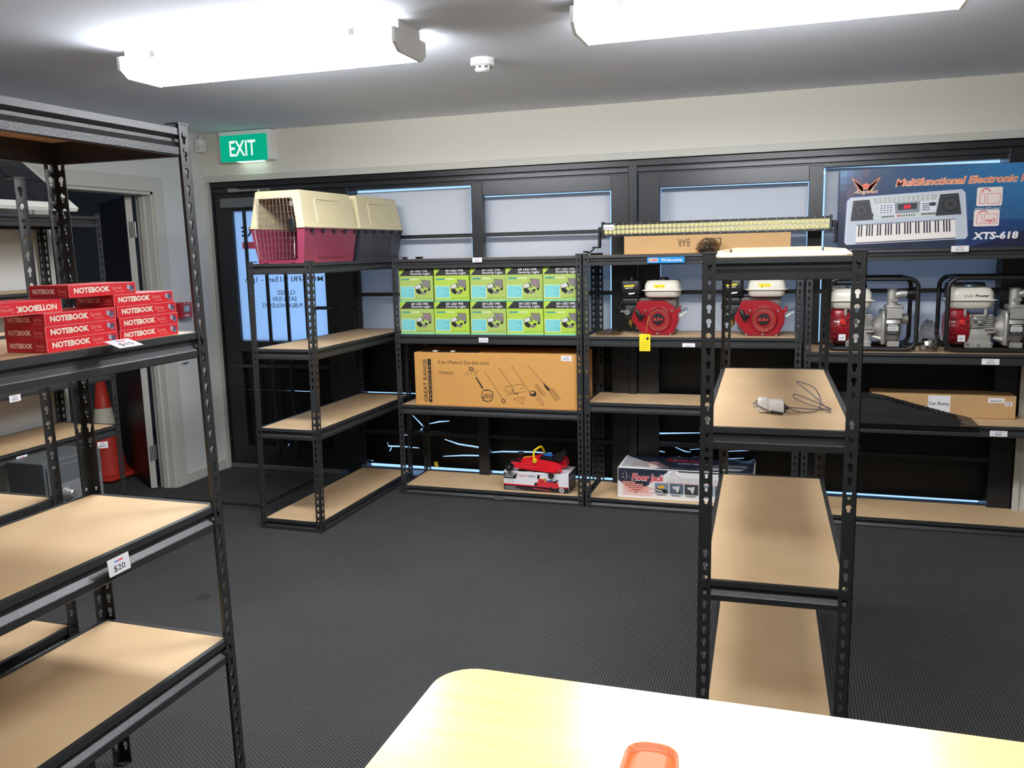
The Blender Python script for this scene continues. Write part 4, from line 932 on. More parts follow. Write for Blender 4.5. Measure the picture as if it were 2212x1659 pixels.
def lump_bag(name, label, loc, w, d, h, fillers, seed, tint=(228, 226, 224), gl=.18):
    t = thing(name, label, 'plastic bag', loc); rn = random.Random(seed)
    q = MB(); n, k = 18, 9; rings = []
    for i in range(k+1):
        f = i/k; rr = (math.sin(PI*(.18+.80*f)))**.6 if i < k else .12
        rings.append([(w/2*rr*math.cos(2*PI*j/n)*(1+rn.uniform(-.16, .16)), d/2*rr*math.sin(2*PI*j/n)*(1+rn.uniform(-.16, .16)), max(.0006, h*f*(1+rn.uniform(-.07, .07)))) for j in range(n)])
    q.loft(rings, glass_mat(name+'_film', tint, gl, .12), False, False); q.build('film', t)
    q = MB()
    for _ in range(fillers):
        a, b_, c_ = rn.uniform(-.28, .28)*w, rn.uniform(-.25, .25)*d, rn.uniform(.12, .42)*h
        q.X = Matrix.Translation((a, b_, c_)) @ Matrix.Rotation(rn.uniform(0, 6), 4, 'Z') @ Matrix.Rotation(rn.uniform(-.5, .5), 4, 'Y'); s_ = rn.uniform(.12, .2)*w
        if rn.random() < .5: q.rbox(-s_, s_, -s_*.4, s_*.4, -h*.08, h*.08, M['black'], .004)
        else: q.cyl((-s_, 0, 0), (s_, 0, 0), h*.07, M['steel'] if rn.random() < .5 else M['black'], 10)
    q.X = Matrix.Identity(4); q.build('contents', t); return t
lump_bag('fittings_bag', 'clear bag of black metal fittings in front of the LED BAR lettering', (-.415, .30, 1.4915), .13, .09, .082, 6, 3, (206, 200, 192), .12)
lump_bag('plastic_bag', 'crumpled clear plastic bag lying left of the tagged engine', (-.985, .36, 1.0265), .16, .14, .034, 0, 5, (206, 200, 194), .16)
lump_bag('accessory_bag', 'zip-lock bag of pump accessories between the two water pumps', (.722, .335, .9545), .112, .12, .165, 9, 8, (222, 220, 218), .14)

# ---- water pumps
def pump(label, x, brand):
    t = thing('water_pump', label, 'water pump', (x, .285, .9545), 0, 'red and aluminium water pumps in tube frames')
    q = MB()
    def loop(y):
        r = .05; pts = []
        for cx, cz, a0 in ((.44-r, .383-r, 90), (.44-r, .012+r, 0), (.0+r, .012+r, -90), (.0+r, .383-r, -180)):
            for i in range(6):
                a = math.radians(a0-18*i); pts.append((cx+r*math.cos(a), y, cz+r*math.sin(a)))
        return pts
    for y in (.012, .30): q.tube(loop(y), .0115, M['black'], 10, closed=True)
    for xx, z in ((.40, .383), (.04, .383), (.04, .012), (.40, .012)): q.cyl((xx, .012, z), (xx, .30, z), .010, M['black'], 10)
    q.box(.0, .44, .02, .05, .008, .020, M['black']); q.box(.0, .44, .26, .29, .008, .020, M['black']); q.build('tube_frame', t)
    q = MB(); q.lathe([(.060, 0), (.085, .003), (.094, .018), (.096, .10), (.090, .108)], er, c=(.010, .155, .122), axis='x', n=28)
    q.rbox(.02, .112, .075, .24, .10, .222, er, .03)
    q.build('fan_shroud', t)
    q = MB()
    for zz in (.165, .14, .115, .09, .065):
        for k in range(3): q.box(.022+.012*k, .029+.012*k, .0580+.0, .0640, zz, zz+.014, erd)
    q.build('shroud_vents', t)
    q = MB(); q.cyl((.078, .062, .153), (.086, .044, .150), .014, mat('pull_red', (222, 62, 54), .35), 14); q.tube([(.096, .058, .155), (.115, .05, .17), (.13, .06, .19)], .003, M['black'], 6); q.build('pull_grip', t, .003)
    p = Print((.062, .0575, .052), (1, 0, 0), (0, 0, 1)); p.rect(0, 0, .036, .034, wht, 1); p.line([(.006, .014), (.018, .010), (.030, .022)], .0025, M['greyink'], 2); p.line([(.012, .018), (.024, .012)], .002, M['greyink'], 2); p.build('white_sticker', t)
    q = MB()
    def tk(x0, x1, y0, y1, z, r):
        R = []
        for ax, ay, a0 in ((x1-r, y1-r, 0), (x0+r, y1-r, 90), (x0+r, y0+r, 180), (x1-r, y0+r, 270)):
            for i in range(5):
                a = math.radians(a0+22.5*i); R.append((ax+r*math.cos(a), ay+r*math.sin(a), z))
        return R
    q.loft([tk(.035, .205, .07, .23, .222, .03), tk(.022, .220, .055, .245, .232, .035), tk(.015, .226, .05, .25, .266, .035)], crm)
    q.loft([tk(.0, .241, .036, .264, .266, .035), tk(.0, .241, .036, .264, .2695, .035), tk(.018, .224, .052, .248, .273, .035), tk(.018, .224, .052, .248, .305, .035), tk(.028, .212, .065, .235, .328, .035), tk(.045, .195, .085, .215, .332, .03)], crm); q.build('fuel_tank', t)
    q = MB(); q.lathe([(.032, .330), (.033, .340), (.029, .345)], mat('cap_blue_steel', (96, 124, 140), .3, .6), c=(.125, .15, 0), n=20); q.build('fuel_cap', t)
    if brand:
        p = Print((.018, .0515, .275), (1, 0, 0), (0, 0, 1)); p.text('SNK', .060, .006, .016, M['greyink'], 1, w=.048, shear=.2); p.text('Power', .114, .009, .013, K, 1, w=.066, bold=.035, shear=.2); p.build('tank_lettering', t)
    for xx in (.095, .190): q = MB(); q.cyl((xx, .08, .190), (xx, .08, .224), .009, M['alu'], 10); q.lathe([(.007, .180), (.007, .190)], M['steel'], c=(xx, .08, 0), n=8); q.build('tank_post', t)
    q = MB(); q.box(.105, .225, .10, .24, .025, .19, M['alu'])
    for i in range(6): q.box(.150, .232, .085+.004*(i % 2), .12, .125+.011*i, .130+.011*i, M['alu'])
    q.rbox(.112, .225, .085, .14, .035, .115, M['alu'], .012); q.box(.10, .228, .065, .10, .020, .048, M['alu']); q.cyl((.16, .06, .034), (.16, .07, .034), .007, M['steel'], 8)
    for xx in (.108, .222): q.cyl((xx, .055, .040), (xx, .07, .040), .007, M['steel'], 8)
    q.rbox(.135, .19, .07, .10, .155, .178, M['steel'], .006); q.rbox(.155, .18, .062, .095, .142, .158, M['steel'], .005); q.cyl((.20, .07, .10), (.235, .075, .10), .008, M['alu'], 8); q.cyl((.19, .07, .118), (.235, .075, .118), .006, M['alu'], 8); q.tube([(.10, .06, .122), (.14, .06, .120), (.17, .065, .124)], .002, M['black'], 6)
    q.build('engine_block', t, .002)
    q = MB(); q.rbox(.020, .21, .20, .285, .262, .352, M['black'], .02); q.rbox(.015, .07, .10, .2, .225, .325, M['black'], .015); q.cyl((.05, .24, .352), (.05, .24, .372), .006, M['black'], 8); q.box(.03, .07, .235, .245, .362, .366, M['black']); q.build('air_filter', t)
    q = MB(); q.lathe([(.04, 0), (.048, .01), (.062, .03), (.082, .05)], M['alu'], c=(.232, .155, .118), axis='x', n=26); q.cyl((.238, .11, .07), (.292, .10, .055), .012, M['alu'], 10); q.build('coupling', t)
    q = MB(); q.rbox(.277, .297, .06, .25, .03, .212, M['alu'], .012); q.lathe([(.080, 0), (.086, .004), (.088, .05), (.082, .072), (.060, .080)], M['alu'], c=(.297, .155, .124), axis='x', n=30)
    q.box(.30, .376, .066, .20, .17, .222, M['alu']); q.box(.31, .37, .085, .22, .018, .045, M['alu']); q.build('volute', t, .003)
    q = MB(); q.rbox(.292, .386, .065, .20, .220, .228, M['alu'], .008); q.rbox(.296, .382, .07, .195, .228, .240, M['alu'], .008); q.cyl((.330, .13, .238), (.330, .13, .322), .026, M['alu'], 20); q.cyl((.330, .13, .320), (.330, .13, .326), .030, M['alu'], 20); q.tube([(.330, .13, .270), (.345, .13, .292), (.372, .13, .300), (.405, .13, .300)], [.020, .022, .022, .022], M['alu'], 16); q.box(.318, .355, .098, .106, .258, .274, mat('cast_label', (150, 148, 142), .5, .3)); q.build('outlet_elbow', t, .002)
    q = MB(); q.cyl((.400, .13, .300), (.425, .13, .300), .028, M['black'], 18); q.cyl((.425, .13, .300), (.462, .13, .298), .036, M['black'], 10); q.build('outlet_cap', t, .002)
    q = MB(); q.cyl((.372, .15, .162), (.412, .15, .162), .030, M['alu'], 20, r2=.026); q.build('suction_port', t, .002)
    p = Print((.300, .0665, .088), (1, 0, 0), (0, 0, 1)); p.rect(0, 0, .066, .056, prbk, 1); p.rect(.006, .016, .060, .042, lampl, 2); p.rect(.010, .045, .056, .051, lampl, 2); p.rect(.012, .005, .054, .010, M['greyink'], 2)
    for i in range(3): p.rect(.012, .021+.006*i, .05, .0225+.006*i, M['greyink'], 3)
    p.build('rating_plate', t)
    for a, c_ in ((.287, .205), (.287, .04)): q = MB(); q.lathe([(.006, .05), (.006, .06)], M['steel'], c=(a, 0, c_), axis='y', n=8); q.build('bolt', t)
    return t
pump('red and silver water pump in a black tube frame, behind the end-on shelving post', .216, False)
pump('red and silver water pump lettered SNK Power, cut off by the right edge', .798, True)

# ---- car ramps and their carton
t = thing('car_ramp_carton', 'plain kraft carton labelled Car Ramp lying behind the black ramp', 'carton', (.470, .452, .5815))
carton(t, 0, .708, 0, .165, 0, .124, M['kraft2'], .003)
p = Print((0, 0, 0), (1, 0, 0), (0, 0, 1)); p.rect(.283, .018, .393, .118, wht, 1); p.text('Car Ramp', .287, .066, .018, M['ink'], 2, w=.100, bold=.01); p.rect(.655, .070, .690, .094, wht, 1); p.text('CE', .660, .074, .016, K, 2, w=.024); p.line([(.002, .020), (.706, .020)], .001, mat('crease', (168, 128, 80), .7), 1); p.build('front_labels', t)
price_tag('white ticket reading $99.00 on the car ramp carton', (1.083, .4505, .681), .080, .028, '$99.00', logo=False)
rmp = mat('ramp_black', (29, 29, 30), .5, bump=(180, .3)); t = thing('car_ramp', 'black ribbed plastic car ramp sloping down to a scuffed tip', 'car ramp', (.175, .205, .5815))
side = [(0, 0), (.73, 0), (.775, .006), (.775, .014), (.71, .028), (.34, .125), (.27, .136), (.06, .136), (.03, .142), (0, .142)]
q = MB()
for y in (0, .165): q.prism(side, y, y+.018, rmp, 'y')
q.prism([(.0, .0), (.70, 0), (.70, .012), (.33, .112), (.27, .122), (0, .122)], .018, .165, rmp, 'y'); q.build('body', t, .002)
for i in range(14):
    a = .36+i*.0255; z = .125-(a-.34)*.2622
    q = MB(); q.prism([(a, z-.012), (a+.008, z-.014), (a+.008, z+.001), (a, z+.003)], .018, .165, rmp, 'y'); q.build('rib', t)
for i in range(6):
    a = .09+i*.032
    q = MB(); q.box(a, a+.008, .018, .165, .12, .137, rmp); q.build('rib', t)
q = MB(); q.prism([(.70, .003), (.776, .003), (.7765, .0148), (.70, .032)], -.001, .184, mat('scuffed_tip', (92, 76, 60), .75, noise=(60, .4)), 'y'); q.build('scuffed_tip', t)
q = MB(); q.prism([(.02, .052), (.50, .040), (.72, .012), (.72, .016), (.50, .045), (.02, .057)], -.002, 0, rmp, 'y'); q.build('side_seam', t)

# ---- keyboard carton
t = thing('keyboard_box', 'blue carton picturing an electronic keyboard, standing on the right-hand shelving top', 'box', (.254, .300, 1.4915))
KW, KD, KH = 1.06, .125, .412
carton(t, 0, KW, 0, KD, 0, KH, mat('keyboard_box_navy', (36, 44, 76), .3), .003)
p = Print((0, 0, 0), (1, 0, 0), (0, 0, 1))
# printed backdrop: dark lower left running to blue at the upper right
NX, NZ = 30, 12
def mixc(a, b_, f): return tuple(a[i]+(b_[i]-a[i])*f for i in range(3))
bm_ = {}
for i in range(NX):
    for j in range(NZ):
        u, v = (i+.5)/NX, (j+.5)/NZ
        c = mixc((42, 46, 70), (56, 124, 176), max(0, min(1, 1.25*u*(.35+.75*v)+.05)))
        if u < .2: c = mixc(c, (92, 152, 206), max(0, .9-u*7-(1-v)*2.4)); c = mixc(c, (150, 90, 120), max(0, .55-abs((u-.09)*9-(v-.86)*2)*1.6-abs(v-.8)*1.4))
        if v < .3 and u < .55: c = mixc(c, (40, 42, 54), .7)
        if v < .35 and u > .55: c = mixc(c, (30, 40, 96), .45)
        k = tuple(int(x_/6)*6 for x_ in c); p.rect(KW*i/NX+.0008*(i == 0), KH*j/NZ+.0008*(j == 0), KW*(i+1)/NX, KH*(j+1)/NZ-.0008*(j == NZ-1), mat('backdrop_%d_%d_%d' % k, k, .3), 1)
p.poly([(.62, .002), (.80, .055), (.95, .115), (KW-.002, .165), (KW-.002, .002)], mat('sweep_navy', (30, 34, 62), .3), 2)
org = mat('title_orange', (226, 130, 96), .4); orl = mat('title_edge', (246, 196, 160), .4); tr = math.radians(1.2)
p.text('Multifunctional Electronic Keyboard', .268, .321, .034, orl, 3, w=.790, bold=.055, shear=.25); p.text('Multifunctional Electronic Keyboard', .270, .323, .031, org, 4, w=.784, bold=.018, shear=.25)
# winged emblem
for sg in (-1, 1):
    for k in range(6):
        a = .128+sg*.008; p.poly([(a, .322-.004*k), (a+sg*(.058-.006*k), .372-.011*k), (a+sg*(.062-.006*k), .366-.011*k), (a+sg*.006, .315-.004*k)], orl if k % 2 else org, 3)
p.disc(.128, .326, .017, org, 4, 18, .015); p.text('KB', .117, .319, .013, M['red'], 5, w=.022, bold=.01); p.text('Angelet', .068, .290, .018, orl, 4, w=.122, bold=.01, shear=.35)
# the pictured keyboard
gl = mat('glow_white', (222, 226, 236), .4); kb = mat('keyboard_silver', (190, 198, 208), .4); kb2 = mat('keyboard_pale', (206, 212, 210), .4); kd = mat('keyboard_dark', (52, 54, 58), .4); kk = mat('keys_white', (238, 232, 226), .4); kn = mat('keys_black', (48, 38, 52), .4)
def Q(u, v):   # keyboard picture space 0..1 -> face
    bl, br, tr_, tl = (.040, .030), (.612, .048), (.588, .290), (.046, .268)
    a = (bl[0]+(br[0]-bl[0])*u, bl[1]+(br[1]-bl[1])*u); c = (tl[0]+(tr_[0]-tl[0])*u, tl[1]+(tr_[1]-tl[1])*u)
    return (a[0]+(c[0]-a[0])*v, a[1]+(c[1]-a[1])*v)
qq = lambda pts, m, l: p.poly([Q(*a) for a in pts], m, l)
rr = lambda e: [(-e, .06-e), (-e+.02, -e), (1+e-.02, -e), (1+e, .06-e), (1+e, .93+e), (1+e-.03, 1+e), (-e+.03, 1+e), (-e, .93+e)]
qq(rr(.016), mat('glow_blue', (128, 140, 176), .4), 3); qq(rr(.007), gl, 4); qq(rr(0), kb, 5)
qq([(.10, .50), (.90, .50), (.96, .97), (.04, .97)], kb2, 6)
qq([(.03, .50), (.23, .50), (.19, .94), (.045, .94)], kd, 7); qq([(.755, .50), (.97, .50), (.955, .94), (.80, .94)], kd, 7)
for cu, cv, r_ in ((.12, .72, .036), (.205, .60, .014), (.885, .72, .040), (.80, .60, .014)):
    a = Q(cu, cv); p.disc(a[0], a[1], r_, mat('speaker_ring', (36, 38, 40), .4), 8, 20); p.disc(a[0], a[1], r_*.75, mat('speaker_cone', (58, 60, 62), .4), 9, 20); p.disc(a[0], a[1], r_*.3, _mats['speaker_ring'], 10, 14)
qq([(.24, .84), (.76, .84), (.785, .955), (.215, .955)], mat('score_rest', (178, 184, 182), .4), 7)
for i in range(12): qq([(.26+.04*i, .85), (.275+.04*i, .85), (.275+.041*i, .94), (.258+.041*i, .94)], kb2, 8)
qq([(.42, .60), (.62, .60), (.63, .83), (.41, .83)], mat('display_surround', (136, 146, 156), .4), 8); qq([(.44, .67), (.60, .67), (.605, .80), (.435, .80)], kd, 9); qq([(.49, .69), (.55, .69), (.55, .77), (.49, .77)], M['red'], 10)
for u0, u1 in ((.28, .40), (.64, .76)): qq([(u0, .60), (u1, .60), (u1+.005, .82), (u0-.005, .82)], gl, 8)
for i in range(4):
    for j in range(4): qq([(.288+.028*i, .63+.048*j), (.305+.028*i, .63+.048*j), (.305+.028*i, .65+.048*j), (.288+.028*i, .65+.048*j)], kd, 9)
for i in range(4):
    for j in range(4): qq([(.65+.016*i, .63+.042*j), (.660+.016*i, .63+.042*j), (.660+.016*i, .655+.042*j), (.65+.016*i, .655+.042*j)], kd, 9)
a = Q(.735, .75); p.disc(a[0], a[1], .017, kd, 9, 14, .010)
for i in range(5): qq([(.30+.022*i, .53), (.315+.022*i, .53), (.315+.022*i, .565), (.30+.022*i, .565)], kd, 9); qq([(.64+.024*i, .535), (.657+.024*i, .535), (.657+.024*i, .57), (.64+.024*i, .57)], kd, 9)
qq([(.435, .53), (.455, .53), (.455, .57), (.435, .57)], M['red'], 9)
for i in range(6): qq([(.465+.022*i, .53), (.474+.022*i, .53), (.474+.022*i, .57), (.465+.022*i, .57)], kd, 9)
qq([(.085, .02), (.915, .02), (.915, .395), (.085, .395)], kk, 7); qq([(.085, .005), (.915, .005), (.915, .025), (.085, .025)], kn, 8); qq([(.083, .395), (.917, .395), (.917, .415), (.083, .415)], mat('key_shadow', (110, 118, 128), .4), 7)
for i in range(36):
    u = .085+.83*i/36
    if i: qq([(u-.0005, .03), (u+.0005, .03), (u+.0005, .39), (u-.0005, .39)], mat('key_gap', (196, 186, 184), .4), 8)
    if i and (i % 7) in (1, 2, 4, 5, 6): qq([(u-.0062, .155), (u+.0062, .155), (u+.0062, .395), (u-.0062, .395)], kn, 9)
p.text('XTS-618', .640, .042, .033, wht, 3, w=.205, bold=.04, shear=.1)
pkc = mat('icon_cream', (240, 224, 216), .4); ir = mat('icon_red', (206, 70, 80), .4)
for u0, v0, hh in ((.648, .205, .092), (.640, .105, .082)):
    p.rrect(u0, v0, u0+.115, v0+hh, .008, pkc, 3); p.line([(u0+.014, v0+.012), (u0+.036, v0+.012), (u0+.036, v0+.060), (u0+.014, v0+.060), (u0+.014, v0+.012)], .002, ir, 4); p.line([(u0+.048, v0+.012), (u0+.105, v0+.012), (u0+.105, v0+.060), (u0+.048, v0+.060), (u0+.048, v0+.012)], .002, ir, 4); p.line([(u0+.020, v0+.066), (u0+.030, v0+hh-.008), (u0+.048, v0+hh-.006), (u0+.060, v0+.070)], .005, ir, 4)
p.text('mp3', .695, .125, .020, ir, 5, w=.04, bold=.02); p.text('Built-in MP3 player', .645, .189, .009, wht, 3, w=.115)
p.build('front_print', t)
p = Print((0, KD, 0), (0, -1, 0), (0, 0, 1)); p.rect(.002, .002, KD-.002, KH-.002, _mats['sweep_navy'], 1); p.build('side_print', t)

# ================================================================ things on the end-on shelving in the right foreground
t = thing('cardboard_tray', 'shallow white-lined cardboard tray on top of the end-on shelving', 'tray', (-.2205, -2.215, 1.501), .0236)
tw = mat('tray_lining', (240, 230, 214), .6); tb = mat('tray_card', (150, 126, 108), .7)
q = MB(); q.box(.030, .385, .05, 1.15, 0, .003, tw); q.build('base', t)
q = MB(); q.box(.04, .375, 1.146, 1.151, .003, .021, tb); q.build('rim', t)
q = MB()
for x in (.030, .382): q.box(x, x+.004, .25, 1.15, .003, .017, tb)
q.build('rim', t)
q = MB(); q.add([(.030, .03, .004), (.034, .25, .018), (.075, .22, .004), (.042, .05, .0035)], [(0, 1, 2, 3)], tb); q.add([(.386, .03, .004), (.384, .25, .018), (.335, .20, .004), (.372, .05, .0035)], [(0, 1, 2, 3)], tb); q.build('folded_flap', t)

t = thing('usb_charger', 'white plug-in charger with a grey lead lying on the end-on shelf', 'charger', (-.042, -1.962, 1.038), .14)
wp = mat('white_plastic', (240, 238, 232), .35)
q = MB(); q.rbox(-.030, .000, -.020, .020, .001, .043, wp, .010); q.rbox(-.002, .044, -.023, .023, .001, .036, wp, .006); q.build('body', t)
q = MB(); q.box(.0435, .050, -.015, .012, .004, .026, M['black']); q.cyl((.049, -.002, .014), (.058, -.002, .013), .006, M['black'], 8); q.build('socket', t, .001)
q = MB(); q.box(-.044, -.030, -.010, -.007, .015, .021, M['steel']); q.box(-.044, -.030, .006, .009, .022, .028, M['steel']); q.build('pins', t)
q = MB(); cg = mat('cable_grey', (104, 96, 98), .5)
pts = [(.058, -.002, .012), (.085, -.012, .004), (.12, -.018, .004), (.145, .0, .010), (.158, .05, .03), (.150, .12, .055), (.115, .21, .060), (.12, .19, .052), (.150, .10, .030), (.172, .01, .008), (.176, -.012, .004), (.16, .02, .008), (.12, .085, .012), (.095, .14, .020), (.10, .155, .028), (.125, .13, .022), (.165, .055, .012), (.185, .028, .004), (.15, .032, .003), (.10, .034, .005), (.05, .035, .010), (.02, .03, .018), (-.02, .028, .030), (-.036, .0, .030), (-.030, -.022, .022), (-.004, -.030, .010), (.006, -.036, .006)]
# smooth the lead through its points
def spline(P_, k=6):
    out = []
    for i in range(len(P_)-1):
        a, b_, c, d = (Vector(P_[max(i-1, 0)]), Vector(P_[i]), Vector(P_[i+1]), Vector(P_[min(i+2, len(P_)-1)]))
        for j in range(k):
            f = j/k; out.append(.5*((2*b_)+(c-a)*f+(2*a-5*b_+4*c-d)*f*f+(3*b_-a-3*c+d)*f**3))
    out.append(Vector(P_[-1])); return out
q.tube(spline(pts), .0019, cg, 8); q.build('lead', t)
q = MB(); q.cyl((.004, -.035, .007), (.036, -.052, .005), .0042, M['black'], 10); q.cyl((.036, -.052, .005), (.044, -.056, .005), .0022, M['steel'], 8); q.build('jack_plug', t)
q = MB(); q.tube([(.085, -1.665, 1.0395), (.10, -1.672, 1.0395), (.115, -1.68, 1.0392)], .0016, wp, 6); tag(q.build('cable_tie'), 'tiny white offcut lying on the shelf behind the charger', 'offcut')

# ================================================================ notebook scale boxes on the tall left shelving
nr = mat('scale_red', (222, 34, 48), .35); nrd = mat('scale_red_end', (178, 32, 44), .4); ntx = mat('scale_cream', (250, 234, 214), .4); npk = mat('scale_pink', (246, 160, 150), .4); nlt = mat('laptop_grey', (176, 166, 182), .4); ndk = mat('laptop_dark', (84, 76, 100), .4); nlm = mat('laptop_mid', (130, 124, 140), .4); ned = mat('scale_edge', (244, 168, 160), .5)
NLn, NDp, NHt = .2065, .113, .0282
nb_mesh = {}
def scale_box(label, y, z, x=-1.5185, rz=0.0, flip=False):
    t = thing('scale_box', label, 'box', (x, y, z), PI/2+rz, 'red notebook scale boxes')
    if flip not in nb_mesh:
        q = MB(); q.box(0, NLn, 0, NDp, 0, NHt, nr); o = q.build('carton', t, .0008, 1)
        p = Print((0, 0, 0), (1, 0, 0), (0, 0, 1)) if not flip else Print((NLn, 0, NHt), (-1, 0, 0), (0, 0, -1))
        p.text('NOTEBOOK', .014, .0098, .0118, ntx, 2, w=.108, bold=.045); p.text('Series', .128, .0120, .0100, npk, 2, w=.032); p.text('DIGITAL SCALE', .138, .0058, .0030, npk, 2, w=.028, bold=.01)
        p.poly([(.178, .024), (.187, .0205), (.186, .0085), (.1765, .0135)], nlt, 2); p.poly([(.187, .0205), (.2005, .0195), (.199, .0105), (.186, .0085)], ndk, 2); p.poly([(.186, .0085), (.199, .0105), (.2005, .0070), (.189, .0045)], nlm, 2)
        p.line([(.0006, .0006), (.0006, NHt-.0006)], .0011, ned, 1); p.line([(.0006, NHt-.0007), (NLn-.0006, NHt-.0007)], .0009, ned, 1); p.line([(NLn-.0007, .0006), (NLn-.0007, NHt-.0006)], .0011, ned, 1)
        a = p.build('front_print', t)
        p = Print((0, NDp, 0), (0, -1, 0), (0, 0, 1)) if not flip else Print((0, 0, NHt), (0, 1, 0), (0, 0, -1))
        p.rect(.0008, .0008, NDp-.0008, NHt-.0008, nrd, 1); p.text('NOTEBOOK', .010, .0100, .0100, ntx, 2, w=.064, bold=.04); p.text('Series', .083, .0115, .0085, npk, 2, w=.022); p.text('DIGITAL SCALE', .082, .0050, .0026, npk, 2, w=.025, bold=.01)
        c = p.build('end_print', t)
        p = Print((NLn, 0, 0), (0, 1, 0), (0, 0, 1)); p.rect(.0008, .0008, NDp-.0008, NHt-.0008, nrd, 1); p.text('NOTEBOOK', .030, .0100, .0100, ntx, 2, w=.064, bold=.04); d = p.build('end_print', t)
        nb_mesh[flip] = (o.data, a.data, c.data, d.data)
    else:
        for n_, me in zip(('carton', 'front_print', 'end_print', 'end_print'), nb_mesh[flip]): obj(n_, me, t)
    return t
Z0 = 1.3385; dz = NHt+.0003
scale_box('red notebook scale box at the bottom of the left-hand column, behind the fallen price ticket', -3.1425, Z0)
scale_box('red notebook scale box second from the bottom of the left-hand column', -3.1415, Z0+dz, -1.5205)
scale_box('red notebook scale box topmost of the left-hand column of three, under the upside-down one', -3.1400, Z0+2*dz, -1.5200)
scale_box('red notebook scale box at the bottom of the right-hand column next to the post', -2.9250, Z0, -1.5215)
scale_box('red notebook scale box second from the bottom of the right-hand column', -2.9235, Z0+dz, -1.5205)
scale_box('red notebook scale box third up in the right-hand column, just under its top one', -2.9270, Z0+2*dz, -1.5210)
scale_box('red notebook scale box at the top of the right-hand column, nearest the post', -2.9330, Z0+3*dz, -1.5225)
scale_box('red notebook scale box lying upside down so that its lettering is inverted', -3.283, Z0+3*dz, -1.5300, .02, True)
scale_box('red notebook scale box crowning the whole pile, highest of all', -3.0630, Z0+4*dz, -1.5235)
for i, n_ in enumerate(('lowest', 'middle', 'upper')):
    scale_box('red notebook scale box cut off by the left edge, %s of that stack' % n_, -3.452, Z0+i*dz, -1.575)
tt = price_tag('white ticket reading $15 lying loose on the shelf before the notebook boxes', (-1.452, -2.990, 1.3445), .075, .045, '$15', PI/2, -1.25)
price_tag('white ticket reading $20 clipped to the front beam of the tall left shelving', (-1.4665, -3.056, .832), .068, .040, '$20', PI/2+.02, -.10)

# ================================================================ left background
def ltag(label, y, z, txt): return price_tag(label, (-3.442, y+.0, z), .062, .032, txt, PI/2)
ltag('white ticket on the third beam of the shelving under the solar panel', -1.54, .900, '$25')
ltag('white ticket on the lower beam of the shelving under the solar panel', -1.54, .607, '$30')
price_tag('white ticket edge-on near the foot of the traffic cone', (-3.442, -1.040, .560), .05, .035, '$25', PI/2-.9)
t = thing('safe', 'grey steel safe with a round knob standing before the left wall shelving', 'safe', (-3.222, -1.630, 0), 0)
sg = mat('safe_grey', (86, 90, 92), .45, .1); sp_ = mat('safe_plate', (128, 130, 132), .4, .3)
q = MB(); q.box(-.218, 0, 0, .345, .02, .615, sg); q.build('body', t, .004)
q = MB(); q.box(0, .008, .012, .333, .04, .590, sg); q.build('door', t, .003)
q = MB(); q.box(.008, .011, .03, .325, .365, .500, sp_); q.build('control_plate', t, .002)
q = MB(); q.lathe([(.032, 0), (.032, .008), (.024, .014), (.022, .036), (.016, .040)], M['steel'], c=(.011, .112, .447), axis='x', n=24); q.build('knob', t)
p = Print((.0112, .03, .365), (0, 1, 0), (0, 0, 1)); p.rect(.17, .02, .215, .12, mat('safe_label', (150, 152, 154), .5), 1); p.rect(.225, .02, .285, .118, mat('safe_keys', (168, 170, 172), .5), 1)
for i in range(3):
    for j in range(4): p.rect(.230+.018*i, .026+.022*j, .243+.018*i, .040+.022*j, M['greyink'], 2)
p.rect(.22, .122, .28, .130, prbk, 2); p.build('keypad', t)
q = MB(); q.box(-.20, -.02, .02, .32, 0, .02, M['black']); q.build('feet', t)
t = thing('solar_panel', 'dark solar panel with a white frame leaning on top of the left wall shelving', 'solar panel', (-3.470, -2.262, 1.790), 0)
t.rotation_euler = (0, math.radians(-52), 0)
SLn, SWd = 1.245, .44
q = MB(); wf = mat('panel_white_frame', (232, 230, 222), .5)
q.box(-.012, .010, 0, SLn, 0, .044, wf); q.box(-.012, .010, 0, SLn, SWd-.02, SWd, wf); q.box(-.012, .010, 0, .02, .044, SWd-.02, wf); q.box(-.012, .010, SLn-.02, SLn, .044, SWd-.02, wf); q.build('frame', t, .001)
for i in range(6):
    for j in range(2):
        q = MB(); q.box(.0, .006, .024+i*.201, .219+i*.201, .046+j*.188, .230+j*.188, mat('solar_cell', (18, 20, 26), .15)); q.build('solar_cell', t)
q = MB(); q.box(-.002, .001, .02, SLn-.02, .04, SWd-.02, mat('cell_gap', (120, 122, 126), .5)); q.build('backing', t)
t = thing('blue_box', 'blue box with a white edge at the far left on top of the wall shelving', 'box', (-3.44, -1.945, 1.776)); carton(t, 0, .055, 0, .279, .0, .122, mat('blue_card', (52, 120, 196), .4), .001)
p = Print((.0552, 0, 0), (0, 1, 0), (0, 0, 1)); p.rect(.262, .001, .2785, .121, M['white'], 1); p.rect(.02, .03, .2, .09, M['white'], 1); p.build('front_print', t)
t = thing('traffic_cone', 'red and white traffic cone standing in the doorway room behind the shelving', 'traffic cone', (-4.585, .17, 0))
cor = mat('cone_red', (190, 50, 34), .5); cow = mat('cone_band', (214, 210, 186), .5, noise=(30, .12))
q = MB(); q.rbox(-.185, .185, -.185, .185, 0, .035, cor, .03); q.build('base', t)
R_ = lambda z: .125-(.125-.030)*(z-.035)/.65
q = MB(); q.lathe([(R_(.035), .035), (R_(.38), .38)], cor, n=32, caps=False); q.lathe([(R_(.50), .50), (R_(.685), .685), (.022, .685), (.022, .66)], cor, n=32, caps=False); q.build('body', t)
q = MB(); q.lathe([(R_(.38)+.0006, .38), (R_(.50)+.0006, .50)], cow, n=32, caps=False); q.build('reflective_band', t)

